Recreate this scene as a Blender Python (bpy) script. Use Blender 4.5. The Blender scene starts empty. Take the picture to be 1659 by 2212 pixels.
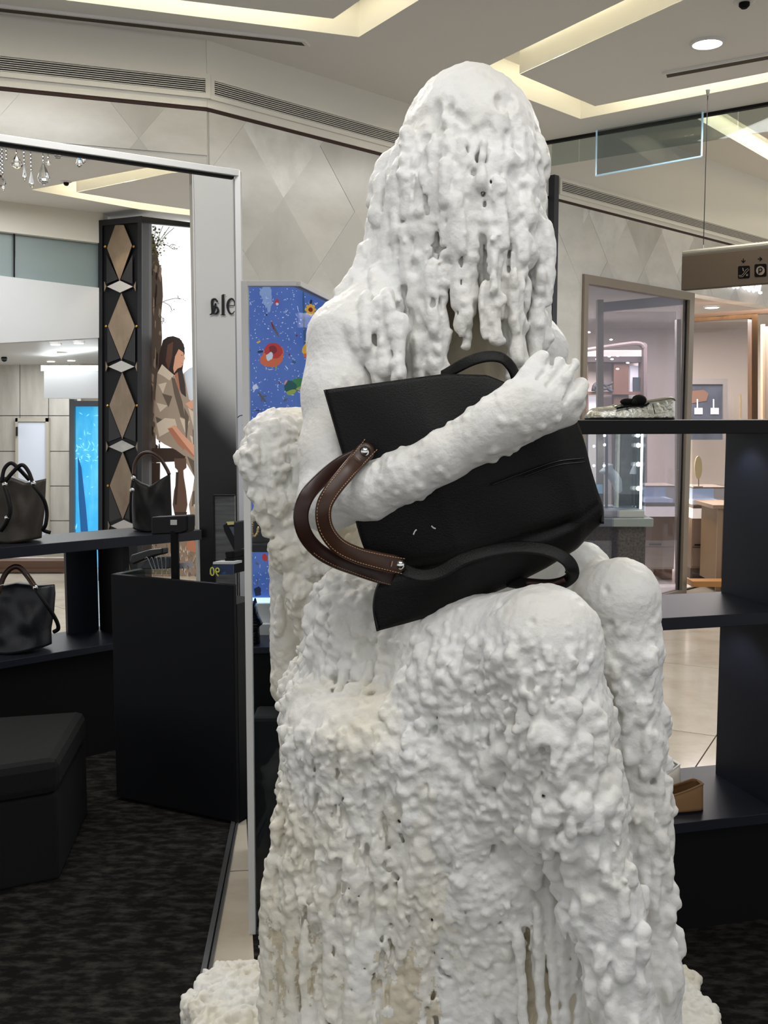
import bpy, bmesh, math, random
import numpy as np
from mathutils import Vector
random.seed(7)
PI = math.pi

# ------------------------------------------------------------------ camera, world, lights, exposure
SC = bpy.context.scene
COL = SC.collection
FPX, HOR, CAMZ = 2240.0, 895.0, 1.45        # focal length (px), horizon row, eye height (m)
PITCH = math.atan((1106.0 - HOR) / FPX)
cd = bpy.data.cameras.new('camera')
cd.sensor_fit = 'VERTICAL'; cd.sensor_height = 36.0; cd.lens = FPX / 2212.0 * 36.0
cd.clip_start = 0.05; cd.clip_end = 100
cam = bpy.data.objects.new('camera', cd); COL.objects.link(cam)
cam.location = (0, 0, CAMZ); cam.rotation_euler = (PI / 2 - PITCH, 0, 0)
SC.camera = cam
SC.view_settings.view_transform = 'Standard'; SC.view_settings.look = 'None'
SC.view_settings.gamma = 1.0; SC.view_settings.use_curve_mapping = False
SC.view_settings.exposure = 0.0

world = bpy.data.worlds.new('mall_ambient'); SC.world = world; world.use_nodes = True
bg = world.node_tree.nodes['Background']
bg.inputs[0].default_value = (0.97, 0.98, 1.0, 1); bg.inputs[1].default_value = 0.84


def area(name, loc, power, sx, sy, col=(1, .96, .9), rot=(0, 0, 0), spread=PI):
    l = bpy.data.lights.new(name, 'AREA'); l.energy = power; l.shape = 'RECTANGLE'
    l.size = sx; l.size_y = sy; l.color = col; l.spread = spread
    o = bpy.data.objects.new(name, l); o.location = loc; o.rotation_euler = rot; COL.objects.link(o)
    return o


def spot(name, loc, tgt, power, ang, rad=.05, col=(1, .95, .88), blend=.6):
    l = bpy.data.lights.new(name, 'SPOT'); l.energy = power; l.spot_size = math.radians(ang)
    l.spot_blend = blend; l.shadow_soft_size = rad; l.color = col
    o = bpy.data.objects.new(name, l); o.location = loc; COL.objects.link(o)
    o.rotation_euler = (Vector(tgt) - Vector(loc)).to_track_quat('-Z', 'Y').to_euler()
    return o


CEIL = 3.15
# the shop's own ceiling lights over the sculpture and the sales floor
area('shop_ceiling_light', (0.2, 0.0, 3.1), 30, 2.2, 1.6, (1, .99, .98))
spot('shop_spot', (-0.5, 0.9, 3.08), (0, 1.8, 1.3), 27, 60, .12, (1, .98, .95))
spot('shop_spot', (0.9, 1.1, 3.08), (.1, 1.8, 1.2), 26, 60, .12, (1, .98, .95))
spot('shop_spot', (-0.9, 2.5, 3.08), (-.1, 2.0, 1.2), 20, 60, .12, (1, .97, .92))
area('sign_wall_light', (-1.0, 3.3, 3.1), 26, .9, .5, (1, .985, .96))
area('mall_ceiling_light', (1.9, 4.6, 3.1), 60, 1.0, 2.4, (1, .985, .965))
area('corridor_ceiling_light', (-2.4, 7.2, 3.1), 60, 2.0, 1.6, (.97, .985, 1))
area('corridor_inner_light', (-3.2, 10.2, 1.98), 40, 1.2, 1.6, (.9, .96, 1))
spot('bust_fill_light', tuple((Vector((1.62, 7.72, 1.40)))), (1.62, 7.75, .8), 9, 110, .03, (1, .98, .94))  # added fill to brighten the bust, beyond the vitrine's own lamps
area('jewellery_ceiling_light', (2.6, 9.6, 2.36), 230, 2.0, 1.6, (1, .95, .91))

# ------------------------------------------------------------------ helpers
CA, SA = math.cos(PITCH), math.sin(PITCH)


def ray(px, py):
    u = (px - 829.5) / FPX; v = (1106.0 - py) / FPX
    return Vector((u, CA + v * SA, -SA + v * CA))


def P(px, py, Y):            # point at distance Y in front of the camera
    d = ray(px, py); return Vector((0, 0, CAMZ)) + d * (Y / d.y)


def Zp(px, py, z):           # point on the level plane z
    d = ray(px, py); return Vector((0, 0, CAMZ)) + d * ((z - CAMZ) / d.z)


def Vp(px, py, a, dr):       # point on the upright plane through a (x,y) with direction dr
    d = ray(px, py); n = Vector((-dr[1], dr[0]))
    t = (a[0] * n[0] + a[1] * n[1]) / (d.x * n[0] + d.y * n[1])
    return Vector((0, 0, CAMZ)) + d * t


def lin(c):
    return tuple(((x / 255.) / 12.92 if x / 255. <= .04045 else ((x / 255. + .055) / 1.055) ** 2.4) for x in c)


def pm(name, rgb, rough=.5, metal=0., spec=.5, noise=None, bump=None, emit=0., coat=0., trans=0., ior=1.45, sss=0.):
    """procedural principled material; rgb in 0..255; noise=(rgb2, scale, (sx,sy,sz), lo, hi); bump=(scale, strength, (sx,sy,sz))"""
    m = bpy.data.materials.new(name); m.use_nodes = True
    nt = m.node_tree; b = nt.nodes['Principled BSDF']
    c = lin(rgb) + (1,)
    b.inputs['Base Color'].default_value = c
    b.inputs['Roughness'].default_value = rough; b.inputs['Metallic'].default_value = metal
    b.inputs['Specular IOR Level'].default_value = spec
    b.inputs['Coat Weight'].default_value = coat; b.inputs['Transmission Weight'].default_value = trans
    b.inputs['IOR'].default_value = ior
    if sss:
        b.inputs['Subsurface Weight'].default_value = sss
        b.inputs['Subsurface Radius'].default_value = (.012, .009, .006); b.inputs['Subsurface Scale'].default_value = 1.0
    L = nt.links.new
    def coords(sc):
        tc = nt.nodes.new('ShaderNodeTexCoord'); mp = nt.nodes.new('ShaderNodeMapping')
        mp.inputs['Scale'].default_value = sc; L(tc.outputs['Object'], mp.inputs[0]); return mp.outputs[0]
    if noise:
        rgb2, sc, st, lo, hi = noise
        n = nt.nodes.new('ShaderNodeTexNoise'); n.inputs['Scale'].default_value = sc; n.inputs['Detail'].default_value = 6
        n.inputs['Roughness'].default_value = .62
        L(coords(st), n.inputs['Vector'])
        r = nt.nodes.new('ShaderNodeValToRGB'); r.color_ramp.elements[0].position = lo; r.color_ramp.elements[1].position = hi
        r.color_ramp.elements[0].color = c; r.color_ramp.elements[1].color = lin(rgb2) + (1,)
        L(n.outputs['Fac'], r.inputs[0]); L(r.outputs[0], b.inputs['Base Color'])
        if emit:
            L(r.outputs[0], b.inputs['Emission Color'])
    if bump:
        sc, stg, st = bump
        n = nt.nodes.new('ShaderNodeTexNoise'); n.inputs['Scale'].default_value = sc; n.inputs['Detail'].default_value = 5
        L(coords(st), n.inputs['Vector'])
        bp = nt.nodes.new('ShaderNodeBump'); bp.inputs['Strength'].default_value = stg; bp.inputs['Distance'].default_value = .004
        L(n.outputs['Fac'], bp.inputs['Height']); L(bp.outputs[0], b.inputs['Normal'])
    if emit:
        if not noise:
            b.inputs['Emission Color'].default_value = c
        b.inputs['Emission Strength'].default_value = emit
    return m


def glass(name, tint=(225, 235, 235), refl=.07, rough=.0):
    m = bpy.data.materials.new(name); m.use_nodes = True; nt = m.node_tree
    for n in list(nt.nodes): nt.nodes.remove(n)
    o = nt.nodes.new('ShaderNodeOutputMaterial'); mx = nt.nodes.new('ShaderNodeMixShader')
    t = nt.nodes.new('ShaderNodeBsdfTransparent'); g = nt.nodes.new('ShaderNodeBsdfGlossy')
    t.inputs[0].default_value = lin(tint) + (1,); g.inputs['Roughness'].default_value = rough
    mx.inputs[0].default_value = refl
    nt.links.new(t.outputs[0], mx.inputs[1]); nt.links.new(g.outputs[0], mx.inputs[2]); nt.links.new(mx.outputs[0], o.inputs[0])
    return m


def wpos(o):
    v = Vector((0, 0, 0))
    while o is not None:
        v += o.location; o = o.parent
    return v


def tag(o, label=None, cat=None, group=None, kind=None):
    if label: o['label'] = label
    if cat: o['category'] = cat
    if group: o['group'] = group
    if kind: o['kind'] = kind
    return o


def thing(name, loc, label, cat, group=None, kind=None):
    o = bpy.data.objects.new(name, None); o.empty_display_size = .05
    o.location = loc; COL.objects.link(o)
    return tag(o, label, cat, group, kind)


class MB:
    def __init__(s): s.v = []; s.f = []; s.mi = []
    def add(s, vs, fs, mi=0):
        b = len(s.v); s.v += [tuple(x) for x in vs]; s.f += [[b + i for i in f] for f in fs]; s.mi += [mi] * len(fs); return s
    def hexa(s, p, mi=0):    # 4 front points then 4 back points (same order)
        return s.add(p, [(0, 1, 2, 3), (7, 6, 5, 4), (0, 4, 5, 1), (1, 5, 6, 2), (2, 6, 7, 3), (3, 7, 4, 0)], mi)
    def box(s, lo, hi, mi=0):
        x0, y0, z0 = lo; x1, y1, z1 = hi
        return s.hexa([(x0, y0, z1), (x1, y0, z1), (x1, y0, z0), (x0, y0, z0), (x0, y1, z1), (x1, y1, z1), (x1, y1, z0), (x0, y1, z0)], mi)
    def rbox(s, c, sz, rz=0., mi=0):
        ca, sa = math.cos(rz), math.sin(rz); hx, hy, hz = [q / 2 for q in sz]
        pts = [(-hx, -hy, hz), (hx, -hy, hz), (hx, -hy, -hz), (-hx, -hy, -hz), (-hx, hy, hz), (hx, hy, hz), (hx, hy, -hz), (-hx, hy, -hz)]
        return s.hexa([(c[0] + x * ca - y * sa, c[1] + x * sa + y * ca, c[2] + z) for x, y, z in pts], mi)
    def slab(s, pts, th=.02, d=(0, 1, 0), mi=0):   # polygon extruded by th along d
        n = len(pts); d = Vector(d).normalized() * th
        vs = [Vector(p) for p in pts] + [Vector(p) + d for p in pts]
        fs = [list(range(n)), list(range(2 * n - 1, n - 1, -1))] + [(i, n + i, n + (i + 1) % n, (i + 1) % n) for i in range(n)]
        return s.add(vs, fs, mi)
    def bar(s, a, b, w, h, mi=0, up=(0, 0, 1)):
        a = Vector(a); b = Vector(b); t = (b - a).normalized(); u = Vector(up)
        if abs(t.dot(u)) > .95: u = Vector((0, 1, 0))
        x = t.cross(u).normalized(); y = x.cross(t).normalized(); x *= w / 2; y *= h / 2
        return s.hexa([a - x + y, a + x + y, a + x - y, a - x - y, b - x + y, b + x + y, b + x - y, b - x - y], mi)
    def tube(s, path, r, n=8, mi=0, flat=None, closed=False):
        """flat=(w,h,normal): ribbon section w along the path's side, h along the normal"""
        path = [Vector(p) for p in path]; m = len(path); vs = []
        rs = r if isinstance(r, (list, tuple)) else [r] * m
        pu = None
        for i, p in enumerate(path):
            t = (path[(i + 1) % m if closed else min(i + 1, m - 1)] - path[i - 1 if (closed or i) else 0]).normalized()
            if flat:
                nn = Vector(flat[2]); x = t.cross(nn).normalized(); y = x.cross(t).normalized()
            else:
                if pu is None:
                    pu = Vector((0, 0, 1)) if abs(t.z) < .9 else Vector((1, 0, 0))
                x = t.cross(pu).normalized(); y = x.cross(t).normalized(); pu = y
            for k in range(n):
                a = 2 * PI * k / n
                if flat:
                    cx, sy = math.cos(a), math.sin(a); e = .45
                    vs.append(p + x * (rs[i] * flat[0] * math.copysign(abs(cx) ** e, cx)) + y * (rs[i] * flat[1] * math.copysign(abs(sy) ** e, sy)))
                else:
                    vs.append(p + x * (rs[i] * math.cos(a)) + y * (rs[i] * math.sin(a)))
        fs = [(i * n + k, i * n + (k + 1) % n, ((i + 1) % m) * n + (k + 1) % n, ((i + 1) % m) * n + k) for i in range(m if closed else m - 1) for k in range(n)]
        if not closed: fs += [list(range(n - 1, -1, -1)), [(m - 1) * n + k for k in range(n)]]
        return s.add(vs, fs, mi)
    def lathe(s, c, prof, n=16, mi=0, sx=1., sy=1., cap=True):
        m = len(prof); vs = []
        for r, z in prof:
            for k in range(n):
                a = 2 * PI * k / n; vs.append((c[0] + r * sx * math.cos(a), c[1] + r * sy * math.sin(a), c[2] + z))
        fs = [(i * n + k, i * n + (k + 1) % n, (i + 1) * n + (k + 1) % n, (i + 1) * n + k) for i in range(m - 1) for k in range(n)]
        if cap: fs += [list(range(n - 1, -1, -1)), [(m - 1) * n + k for k in range(n)]]
        return s.add(vs, fs, mi)
    def ball(s, c, r, n=12, mi=0, sc=(1, 1, 1)):
        m = max(4, n // 2); vs = []
        for i in range(m + 1):
            a = PI * i / m
            for k in range(n):
                b = 2 * PI * k / n
                vs.append((c[0] + r * sc[0] * math.sin(a) * math.cos(b), c[1] + r * sc[1] * math.sin(a) * math.sin(b), c[2] + r * sc[2] * math.cos(a)))
        fs = [(i * n + k, (i + 1) * n + k, (i + 1) * n + (k + 1) % n, i * n + (k + 1) % n) for i in range(m) for k in range(n)]
        return s.add(vs, fs, mi)
    def build(s, name, mats, parent=None, smooth=False, bevel=0., sub=0, kind=None, label=None):
        me = bpy.data.meshes.new(name)
        off = wpos(parent) if parent else Vector((0, 0, 0))
        me.from_pydata([tuple(Vector(v) - off) for v in s.v], [], s.f)
        if not isinstance(mats, (list, tuple)): mats = [mats]
        for m in mats: me.materials.append(m)
        if len(mats) > 1: me.polygons.foreach_set('material_index', s.mi)
        if smooth: me.polygons.foreach_set('use_smooth', [True] * len(me.polygons))
        bm = bmesh.new(); bm.from_mesh(me); bmesh.ops.remove_doubles(bm, verts=bm.verts, dist=1e-6)
        bmesh.ops.recalc_face_normals(bm, faces=bm.faces); bm.to_mesh(me); bm.free()
        o = bpy.data.objects.new(name, me); COL.objects.link(o)
        if parent: o.parent = parent
        if bevel:
            md = o.modifiers.new('bevel', 'BEVEL'); md.width = bevel; md.segments = 2; md.limit_method = 'ANGLE'
        if sub:
            md = o.modifiers.new('subsurf', 'SUBSURF'); md.levels = sub; md.render_levels = sub
        if kind: o['kind'] = kind
        if label: o['label'] = label
        return o


def struct(mb, name, mat, parent=None, **k):
    return mb.build(name, mat, parent, kind=None if parent else 'structure', **k)


def bez(pts, n=40):
    """Catmull-Rom through pts"""
    pts = [Vector(p) for p in pts]; q = [pts[0] * 2 - pts[1]] + pts + [pts[-1] * 2 - pts[-2]]; out = []
    seg = len(pts) - 1
    for i in range(n + 1):
        t = i / n * seg; k = min(int(t), seg - 1); t -= k
        a, b, c, d = q[k:k + 4]
        out.append(.5 * ((2 * b) + (c - a) * t + (2 * a - 5 * b + 4 * c - d) * t * t + (3 * b - a - 3 * c + d) * t ** 3))
    return out


def polyline(pts, t):
    pts = [Vector(p) for p in pts]
    ls = [(pts[i + 1] - pts[i]).length for i in range(len(pts) - 1)]; L = sum(ls) * t
    for i, l in enumerate(ls):
        if L <= l or i == len(ls) - 1: return pts[i].lerp(pts[i + 1], min(1, L / max(l, 1e-9)))
        L -= l


def coons(top, bot, left, right, bulge, depth, nu=28, nv=24, mats=None, seed=0, fold=.0, edge=.004):
    """bag-like shell: four boundary curves (world points, top/bot run left->right, left/right run top->bottom); bulge(u,v)->0..1
    moves the front towards the camera and the back away by depth."""
    rnd = random.Random(seed); ph = [rnd.uniform(0, 6.28) for _ in range(6)]
    F, B = [], []
    for j in range(nv + 1):
        v = j / nv
        for i in range(nu + 1):
            u = i / nu
            T = polyline(top, u); Bo = polyline(bot, u); Lf = polyline(left, v); R = polyline(right, v)
            c = T * (1 - v) + Bo * v + Lf * (1 - u) + R * u - (top[0] * (1 - u) * (1 - v) + top[-1] * u * (1 - v) + bot[0] * (1 - u) * v + bot[-1] * u * v)
            b = bulge(u, v)
            w = fold * (math.sin(7 * u + 4 * v + ph[0]) * math.sin(5 * v - 3 * u + ph[1]) + .5 * math.sin(13 * u - 9 * v + ph[2])) * min(1, 4 * min(u, 1 - u, v, 1 - v) + .1)
            F.append(c + Vector((0, -(edge + depth * b) + w, 0))); B.append(c + Vector((0, edge + depth * b + w * .5, 0)))
    mb = MB(); W = nu + 1; n = len(F)
    fs = [(j * W + i, j * W + i + 1, (j + 1) * W + i + 1, (j + 1) * W + i) for j in range(nv) for i in range(nu)]
    fs += [(n + j * W + i, n + (j + 1) * W + i, n + (j + 1) * W + i + 1, n + j * W + i + 1) for j in range(nv) for i in range(nu)]
    rim = [i for i in range(nu)] + [j * W + nu for j in range(nv)] + [nv * W + i for i in range(nu, 0, -1)] + [j * W for j in range(nv, 0, -1)]
    fs += [(rim[k], n + rim[k], n + rim[(k + 1) % len(rim)], rim[(k + 1) % len(rim)]) for k in range(len(rim))]
    mb.add(F + B, fs); return mb


# ------------------------------------------------------------------ materials
M = {}
M['marble'] = pm('marble_light', (204, 202, 196), .22, noise=((176, 174, 167), 1.6, (1, 1, 2.2), .42, .78))
M['marble2'] = pm('marble_grey', (192, 190, 184), .22, noise=((166, 164, 157), 1.9, (2, 1, 1), .4, .8))
M['marble3'] = pm('marble_pale', (214, 213, 208), .2, noise=((184, 183, 178), 2.2, (1, 2, 1.5), .45, .75))
M['ceil'] = pm('ceiling_paint', (226, 225, 221), .8)
M['cream'] = pm('bulkhead_paint', (222, 219, 209), .75)
M['trench'] = pm('cove_paint', (242, 240, 230), .7)
M['white'] = pm('white_powdercoat', (214, 214, 212), .4)
M['alu'] = pm('brushed_aluminium', (150, 152, 154), .35, .9)
M['dark'] = pm('dark_gap', (14, 13, 12), .8)
M['darkred'] = pm('dark_shadow_trim', (52, 28, 20), .7)
M['black'] = pm('black_lacquer', (9, 10, 14), .5, spec=.3)
M['blackm'] = pm('black_matt', (7, 7, 8), .75, spec=.25)
M['shelf'] = pm('blue_black_laminate', (24, 26, 36), .42, spec=.4)
M['carpet'] = pm('charcoal_carpet', (23, 22, 21), .95, spec=.1, noise=((64, 61, 57), 15, (1, 2.2, 1), .45, .72), bump=(220, .9, (1, 1, 1)))
M['tile'] = pm('beige_marble_tile', (196, 186, 170), .13, noise=((176, 163, 143), 3.0, (1, 1.6, 1), .45, .75))
M['tile2'] = pm('beige_marble_tile_light', (202, 193, 178), .12, noise=((182, 170, 150), 2.5, (1.5, 1, 1), .42, .78))
M['grout'] = pm('grey_grout', (120, 110, 96), .7)
M['glass'] = glass('clear_glass', (240, 243, 245), .012)
M['gglass'] = glass('greenish_glass', (226, 233, 231), .05)
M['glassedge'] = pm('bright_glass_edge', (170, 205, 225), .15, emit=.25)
M['led'] = pm('warm_led_strip', (255, 246, 222), .5, emit=12.)
M['lamp'] = pm('lamp_diffuser', (255, 252, 246), .5, emit=9.)
M['lampw'] = pm('small_lamp_diffuser', (255, 250, 240), .5, emit=6.)
M['chrome'] = pm('polished_steel', (225, 225, 225), .12, 1.)
M['bagblack'] = pm('black_grained_leather', (7, 7, 7), .48, spec=.3, bump=(420, .25, (1, 1, 1)))
M['bagedge'] = pm('black_edge_paint', (4, 4, 4), .35)
M['brown'] = pm('brown_saddle_leather', (60, 35, 21), .36, noise=((36, 19, 12), 14, (1, 1, 1), .4, .75))
M['dbrown'] = pm('dark_brown_leather', (44, 22, 16), .34)
M['thread'] = pm('pale_thread', (168, 132, 96), .7)
M['wthread'] = pm('white_thread', (205, 205, 205), .6)
M['taupe'] = pm('taupe_leather', (48, 42, 34), .42, bump=(300, .2, (1, 1, 1)))
M['navy'] = pm('blue_black_leather', (22, 24, 31), .36, bump=(260, .2, (1, 1, 1)))

# ------------------------------------------------------------------ structure: floor
fl = thing('floor', (0, 0, 0), None, None, kind='structure')
mb = MB(); mb.box((-9, -4, -.14), (9, 16, -.02)); mb.build('slab', M['grout'], fl)
A1 = Zp(520, 1700, 0); A0 = Zp(440, 2105, 0); dA = (A1 - A0)
A_near = A0 - dA * .8
B0 = P(545, 2050, 2.85); B0.z = 0; B1 = A1 + Vector((.012, .02, 0))
# carpet: shop floor left of the metal strip, and right of the stone wedge
mb = MB()
cl = [A_near, A1, Vector((-.75, 4.95, 0)), Vector((-1.6, 4.5, 0)), Vector((-4, 3.2, 0)), Vector((-4, -2, 0)), Vector((A_near.x, -2, 0))]
mb.slab([(p.x, p.y, 0) for p in cl], .02, (0, 0, -1))
B_near = B0 + (B0 - B1) * .9
cr = [Vector((B_near.x, -2, 0)), Vector((3.2, -2, 0)), Vector((3.2, 3.1, 0)), Vector((.75, 2.95, 0)), Vector((.3, 3.9, 0)), B1, B0, B_near]
mb.slab([(p.x, p.y, 0) for p in cr], .02, (0, 0, -1))
mb.build('carpet', M['carpet'], fl)


def clip(poly, a, b, c):     # keep a*x+b*y<=c
    out = []
    for i in range(len(poly)):
        p, q = poly[i], poly[(i + 1) % len(poly)]
        dp, dq = a * p[0] + b * p[1] - c, a * q[0] + b * q[1] - c
        if dp <= 0: out.append(p)
        if dp * dq < 0:
            t = dp / (dp - dq); out.append((p[0] + (q[0] - p[0]) * t, p[1] + (q[1] - p[1]) * t))
    return out


def halfplane(p, q):         # keep the left side of p->q
    dx, dy = q[0] - p[0], q[1] - p[1]
    a, b = dy, -dx
    return a, b, a * p[0] + b * p[1]


# stone wedge between the strip and the screen
wedge = [(A_near.x + .02, A_near.y), (B_near.x, B_near.y), (B0.x, B0.y), (B1.x, B1.y), (A1.x + .012, A1.y)]
n = 0
a_t = math.radians(44)
def tiles(poly, size, ang, ox, oy, tone=0):
    ca, sa = math.cos(ang), math.sin(ang)
    xs = [p[0] * ca + p[1] * sa for p in poly]; ys = [-p[0] * sa + p[1] * ca for p in poly]
    for i in range(math.floor((min(xs) - ox) / size), math.floor((max(xs) - ox) / size) + 1):
        for j in range(math.floor((min(ys) - oy) / size), math.floor((max(ys) - oy) / size) + 1):
            g = .003
            q = [(ox + i * size + g, oy + j * size + g), (ox + (i + 1) * size - g, oy + j * size + g), (ox + (i + 1) * size - g, oy + (j + 1) * size - g), (ox + i * size + g, oy + (j + 1) * size - g)]
            q = [(x * ca - y * sa, x * sa + y * ca) for x, y in q]
            c = q
            for k in range(len(poly)):
                if c: c = clip(c, *halfplane(poly[k], poly[(k + 1) % len(poly)]))
            if len(c) > 2:
                m_ = MB(); m_.slab([(x, y, 0) for x, y in c], .015, (0, 0, -1))
                m_.build('floor_tile', M['tile'] if (i + j) % 2 else M['tile2'], fl)
tiles(wedge, .62, math.radians(8), .1, .12)
# mall floor behind the shelves: big polished tiles
mall = [(B1.x + .02, 4.02), (.3, 3.92), (.77, 2.98), (3.2, 3.12), (6, 3.2), (6, 9.6), (3.2, 8.9), (-.6, 5.0)]
jl0, jl1 = Zp(1590, 1525, 0), Zp(1497, 1665, 0); ja = math.atan2(jl0.y - jl1.y, jl0.x - jl1.x)
tiles(mall, 1.3, ja, jl0.x * math.cos(ja) + jl0.y * math.sin(ja) - .55, -jl0.x * math.sin(ja) + jl0.y * math.cos(ja))
far = [(-4, 3.25), (-1.62, 4.52), (-.78, 4.97), (-.6, 5.4), (-.6, 10.5), (-6, 10.5), (-6, 3.25)]
tiles(far, 1.2, a_t, 0, 0)
mb = MB(); mb.bar(A_near + Vector((0, 0, .006)), A1 + Vector((0, 0, .006)), .014, .014); mb.bar(A_near + Vector((.016, 0, .004)), A1 + Vector((.014, 0, .004)), .008, .01)
struct(mb, 'trim_1', M['alu'])

# ------------------------------------------------------------------ walls
TRZ = 2.84
C = Zp(447, 238, TRZ); C0 = Vector((C.x, C.y))
L0 = Zp(0, 193, TRZ); ldir = Vector((L0.x - C.x, L0.y - C.y)).normalized()
R1 = Zp(1659, 550, TRZ); rdir = Vector((R1.x - C.x, R1.y - C.y)).normalized()
rn = Vector((-rdir.y, rdir.x))            # away from the camera
ln = Vector((ldir.y, -ldir.x))
def on_r(s, z, off=0.): return Vector((C.x + rdir.x * s + rn.x * off, C.y + rdir.y * s + rn.y * off, z))
def on_l(s, z, off=0.): return Vector((C.x + ldir.x * s + ln.x * off, C.y + ldir.y * s + ln.y * off, z))
def s_r(px, py=600):
    q = Vp(px, py, C0, rdir); return (Vector((q.x, q.y)) - C0).dot(rdir)
def s_l(px, py=300):
    q = Vp(px, py, C0, ldir); return (Vector((q.x, q.y)) - C0).dot(ldir)
S1190, S1258, S1497 = s_r(1190), s_r(1258), s_r(1497)
ZO = Vp(1258, 592, C0, rdir).z            # top of the shop-front opening
wr = thing('wall_right', on_r(0, 0), None, None, kind='structure')
def rwall(s0, s1, z0, z1, off=.006, th=.14, mb=None):
    mb = mb or MB(); mb.hexa([on_r(s0, z1, off), on_r(s1, z1, off), on_r(s1, z0, off), on_r(s0, z0, off), on_r(s0, z1, off + th), on_r(s1, z1, off + th), on_r(s1, z0, off + th), on_r(s0, z0, off + th)]); return mb
SEND = 7.0
mb = rwall(0, S1258, 0, TRZ); rwall(S1258, SEND, ZO, TRZ, mb=mb)
mb.build('stone_backing', M['marble2'], wr)
mb = rwall(-.0, SEND, TRZ + .012, 3.6, -.004, .15); mb.build('bulkhead', M['cream'], wr)
mb = rwall(0, SEND, TRZ - .004, TRZ + .012, .0); mb.build('shadow_gap', M['darkred'], wr)
# lozenge stone panels
q = Vp(692, 440, C0, rdir); s_c = (Vector((q.x, q.y)) - C0).dot(rdir); z_c = Vp(692, 443, C0, rdir).z
LW = s_r(755) - s_r(600); LH = Vp(692, 315, C0, rdir).z - Vp(692, 570, C0, rdir).z
rnd = random.Random(3)
def lozenges(rects, place, parent, s_c, z_c, LW, LH, pale):
    for i in range(-20, 40):
        for j in range(-12, 8):
            if (i + j) % 2: continue
            cs, cz = s_c + i * LW / 2, z_c + j * LH / 2
            for (s0, s1, z0, z1) in rects:
                if cs + LW / 2 < s0 or cs - LW / 2 > s1 or cz + LH / 2 < z0 or cz - LH / 2 > z1: continue
                g = .0003; pr = .012 + rnd.uniform(-.0015, .0015)
                pl = [(cs - LW / 2 + g, cz), (cs, cz - LH / 2 + g * 1.2), (cs + LW / 2 - g, cz), (cs, cz + LH / 2 - g * 1.2)]
                for a, b, c in ((-1, 0, -s0), (1, 0, s1), (0, -1, -z0), (0, 1, z1)):
                    if pl: pl = clip(pl, a, b, c)
                if len(pl) < 3: continue
                m_ = MB(); m_.add([place(s, z, .012 - pr) for s, z in pl] + [place(s, z, .012) for s, z in pl],
                                  [list(range(len(pl)))] + [(k, (k + 1) % len(pl), len(pl) + (k + 1) % len(pl), len(pl) + k) for k in range(len(pl))])
                m_.build('stone_panel', pale[(i + 2 * (j % 2) + rnd.randint(0, 1)) % len(pale)] if j % 2 else pale[0], parent)
lozenges([(.012, S1258 - .002, 1.2, TRZ - .006), (S1258, S1258 + 3.6, ZO + .002, TRZ - .006)], on_r, wr, s_c, z_c, LW, LH, [M['marble'], M['marble2'], M['marble3']])

wl_ = thing('wall_left', on_l(0, 2.2), None, None, kind='structure')
ZB = Vp(0, 300, C0, ldir).z + .005; ZB0 = Vp(447, 374, C0, ldir).z
def lwall(s0, s1, z0, z1, off=.006, th=.14):
    mb = MB(); mb.hexa([on_l(s0, z1, off), on_l(s1, z1, off), on_l(s1, z0, off), on_l(s0, z0, off), on_l(s0, z1, off + th), on_l(s1, z1, off + th), on_l(s1, z0, off + th), on_l(s0, z0, off + th)]); return mb
sL = s_l(0)
def zbot(s): return ZB0 + (ZB - ZB0) * s / sL
mb = MB(); mb.hexa([on_l(0, TRZ, .006), on_l(2.6, TRZ, .006), on_l(2.6, zbot(2.6), .006), on_l(0, ZB0, .006), on_l(0, TRZ, .05), on_l(2.6, TRZ, .05), on_l(2.6, zbot(2.6), .05), on_l(0, ZB0, .05)])
mb.build('stone_backing', M['marble'], wl_)
lwall(0, 2.6, TRZ + .012, 3.6, -.004, .15).build('bulkhead', M['cream'], wl_)
lwall(0, 2.6, TRZ - .004, TRZ + .012, .0).build('shadow_gap', M['darkred'], wl_)
lozenges([(.002, 2.6, ZB, TRZ - .006)], on_l, wl_, .62, ZB + .05, .62, .75, [M['marble'], M['marble'], M['marble2']])

# ventilation grilles in the bulkheads
def grille(place, s0, s1, z0, z1, label, nslat=7):
    o = thing('air_grille', place(s0, z0), label, 'vent', 'air grilles in the wall bulkheads')
    w = .022
    mb = MB()
    for a, b, c, d in ((s0 - w, s1 + w, z1, z1 + w), (s0 - w, s1 + w, z0 - w, z0), (s0 - w, s0, z0, z1), (s1, s1 + w, z0, z1)):
        mb.hexa([place(a, d, -.016), place(b, d, -.016), place(b, c, -.016), place(a, c, -.016), place(a, d, -.002), place(b, d, -.002), place(b, c, -.002), place(a, c, -.002)])
    mb.build('frame', M['cream'], o)
    mb = MB(); mb.hexa([place(s0, z1, -.0055), place(s1, z1, -.0055), place(s1, z0, -.0055), place(s0, z0, -.0055), place(s0, z1, -.004), place(s1, z1, -.004), place(s1, z0, -.004), place(s0, z0, -.004)])
    mb.build('backing', M['dark'], o)
    h = (z1 - z0) / nslat; q_ = h * .2
    for k in range(nslat):
        zc = z0 + (k + .5) * h
        m_ = MB(); m_.hexa([place(s0, zc + q_, -.013), place(s1, zc + q_, -.013), place(s1, zc - q_, -.013), place(s0, zc - q_, -.013), place(s0, zc + q_ * 1.3, -.007), place(s1, zc + q_ * 1.3, -.007), place(s1, zc - q_ * .7, -.007), place(s0, zc - q_ * .7, -.007)])
        m_.build('slat', M['cream'], o)
    return o
zt, zb = Vp(0, 127, C0, ldir).z, Vp(0, 160, C0, ldir).z
grille(on_l, s_l(443, 190), 2.4, Vp(443, 203, C0, ldir).z, Vp(443, 172, C0, ldir).z, 'long white louvred air grille above the left stone wall, left of the bend')
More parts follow.
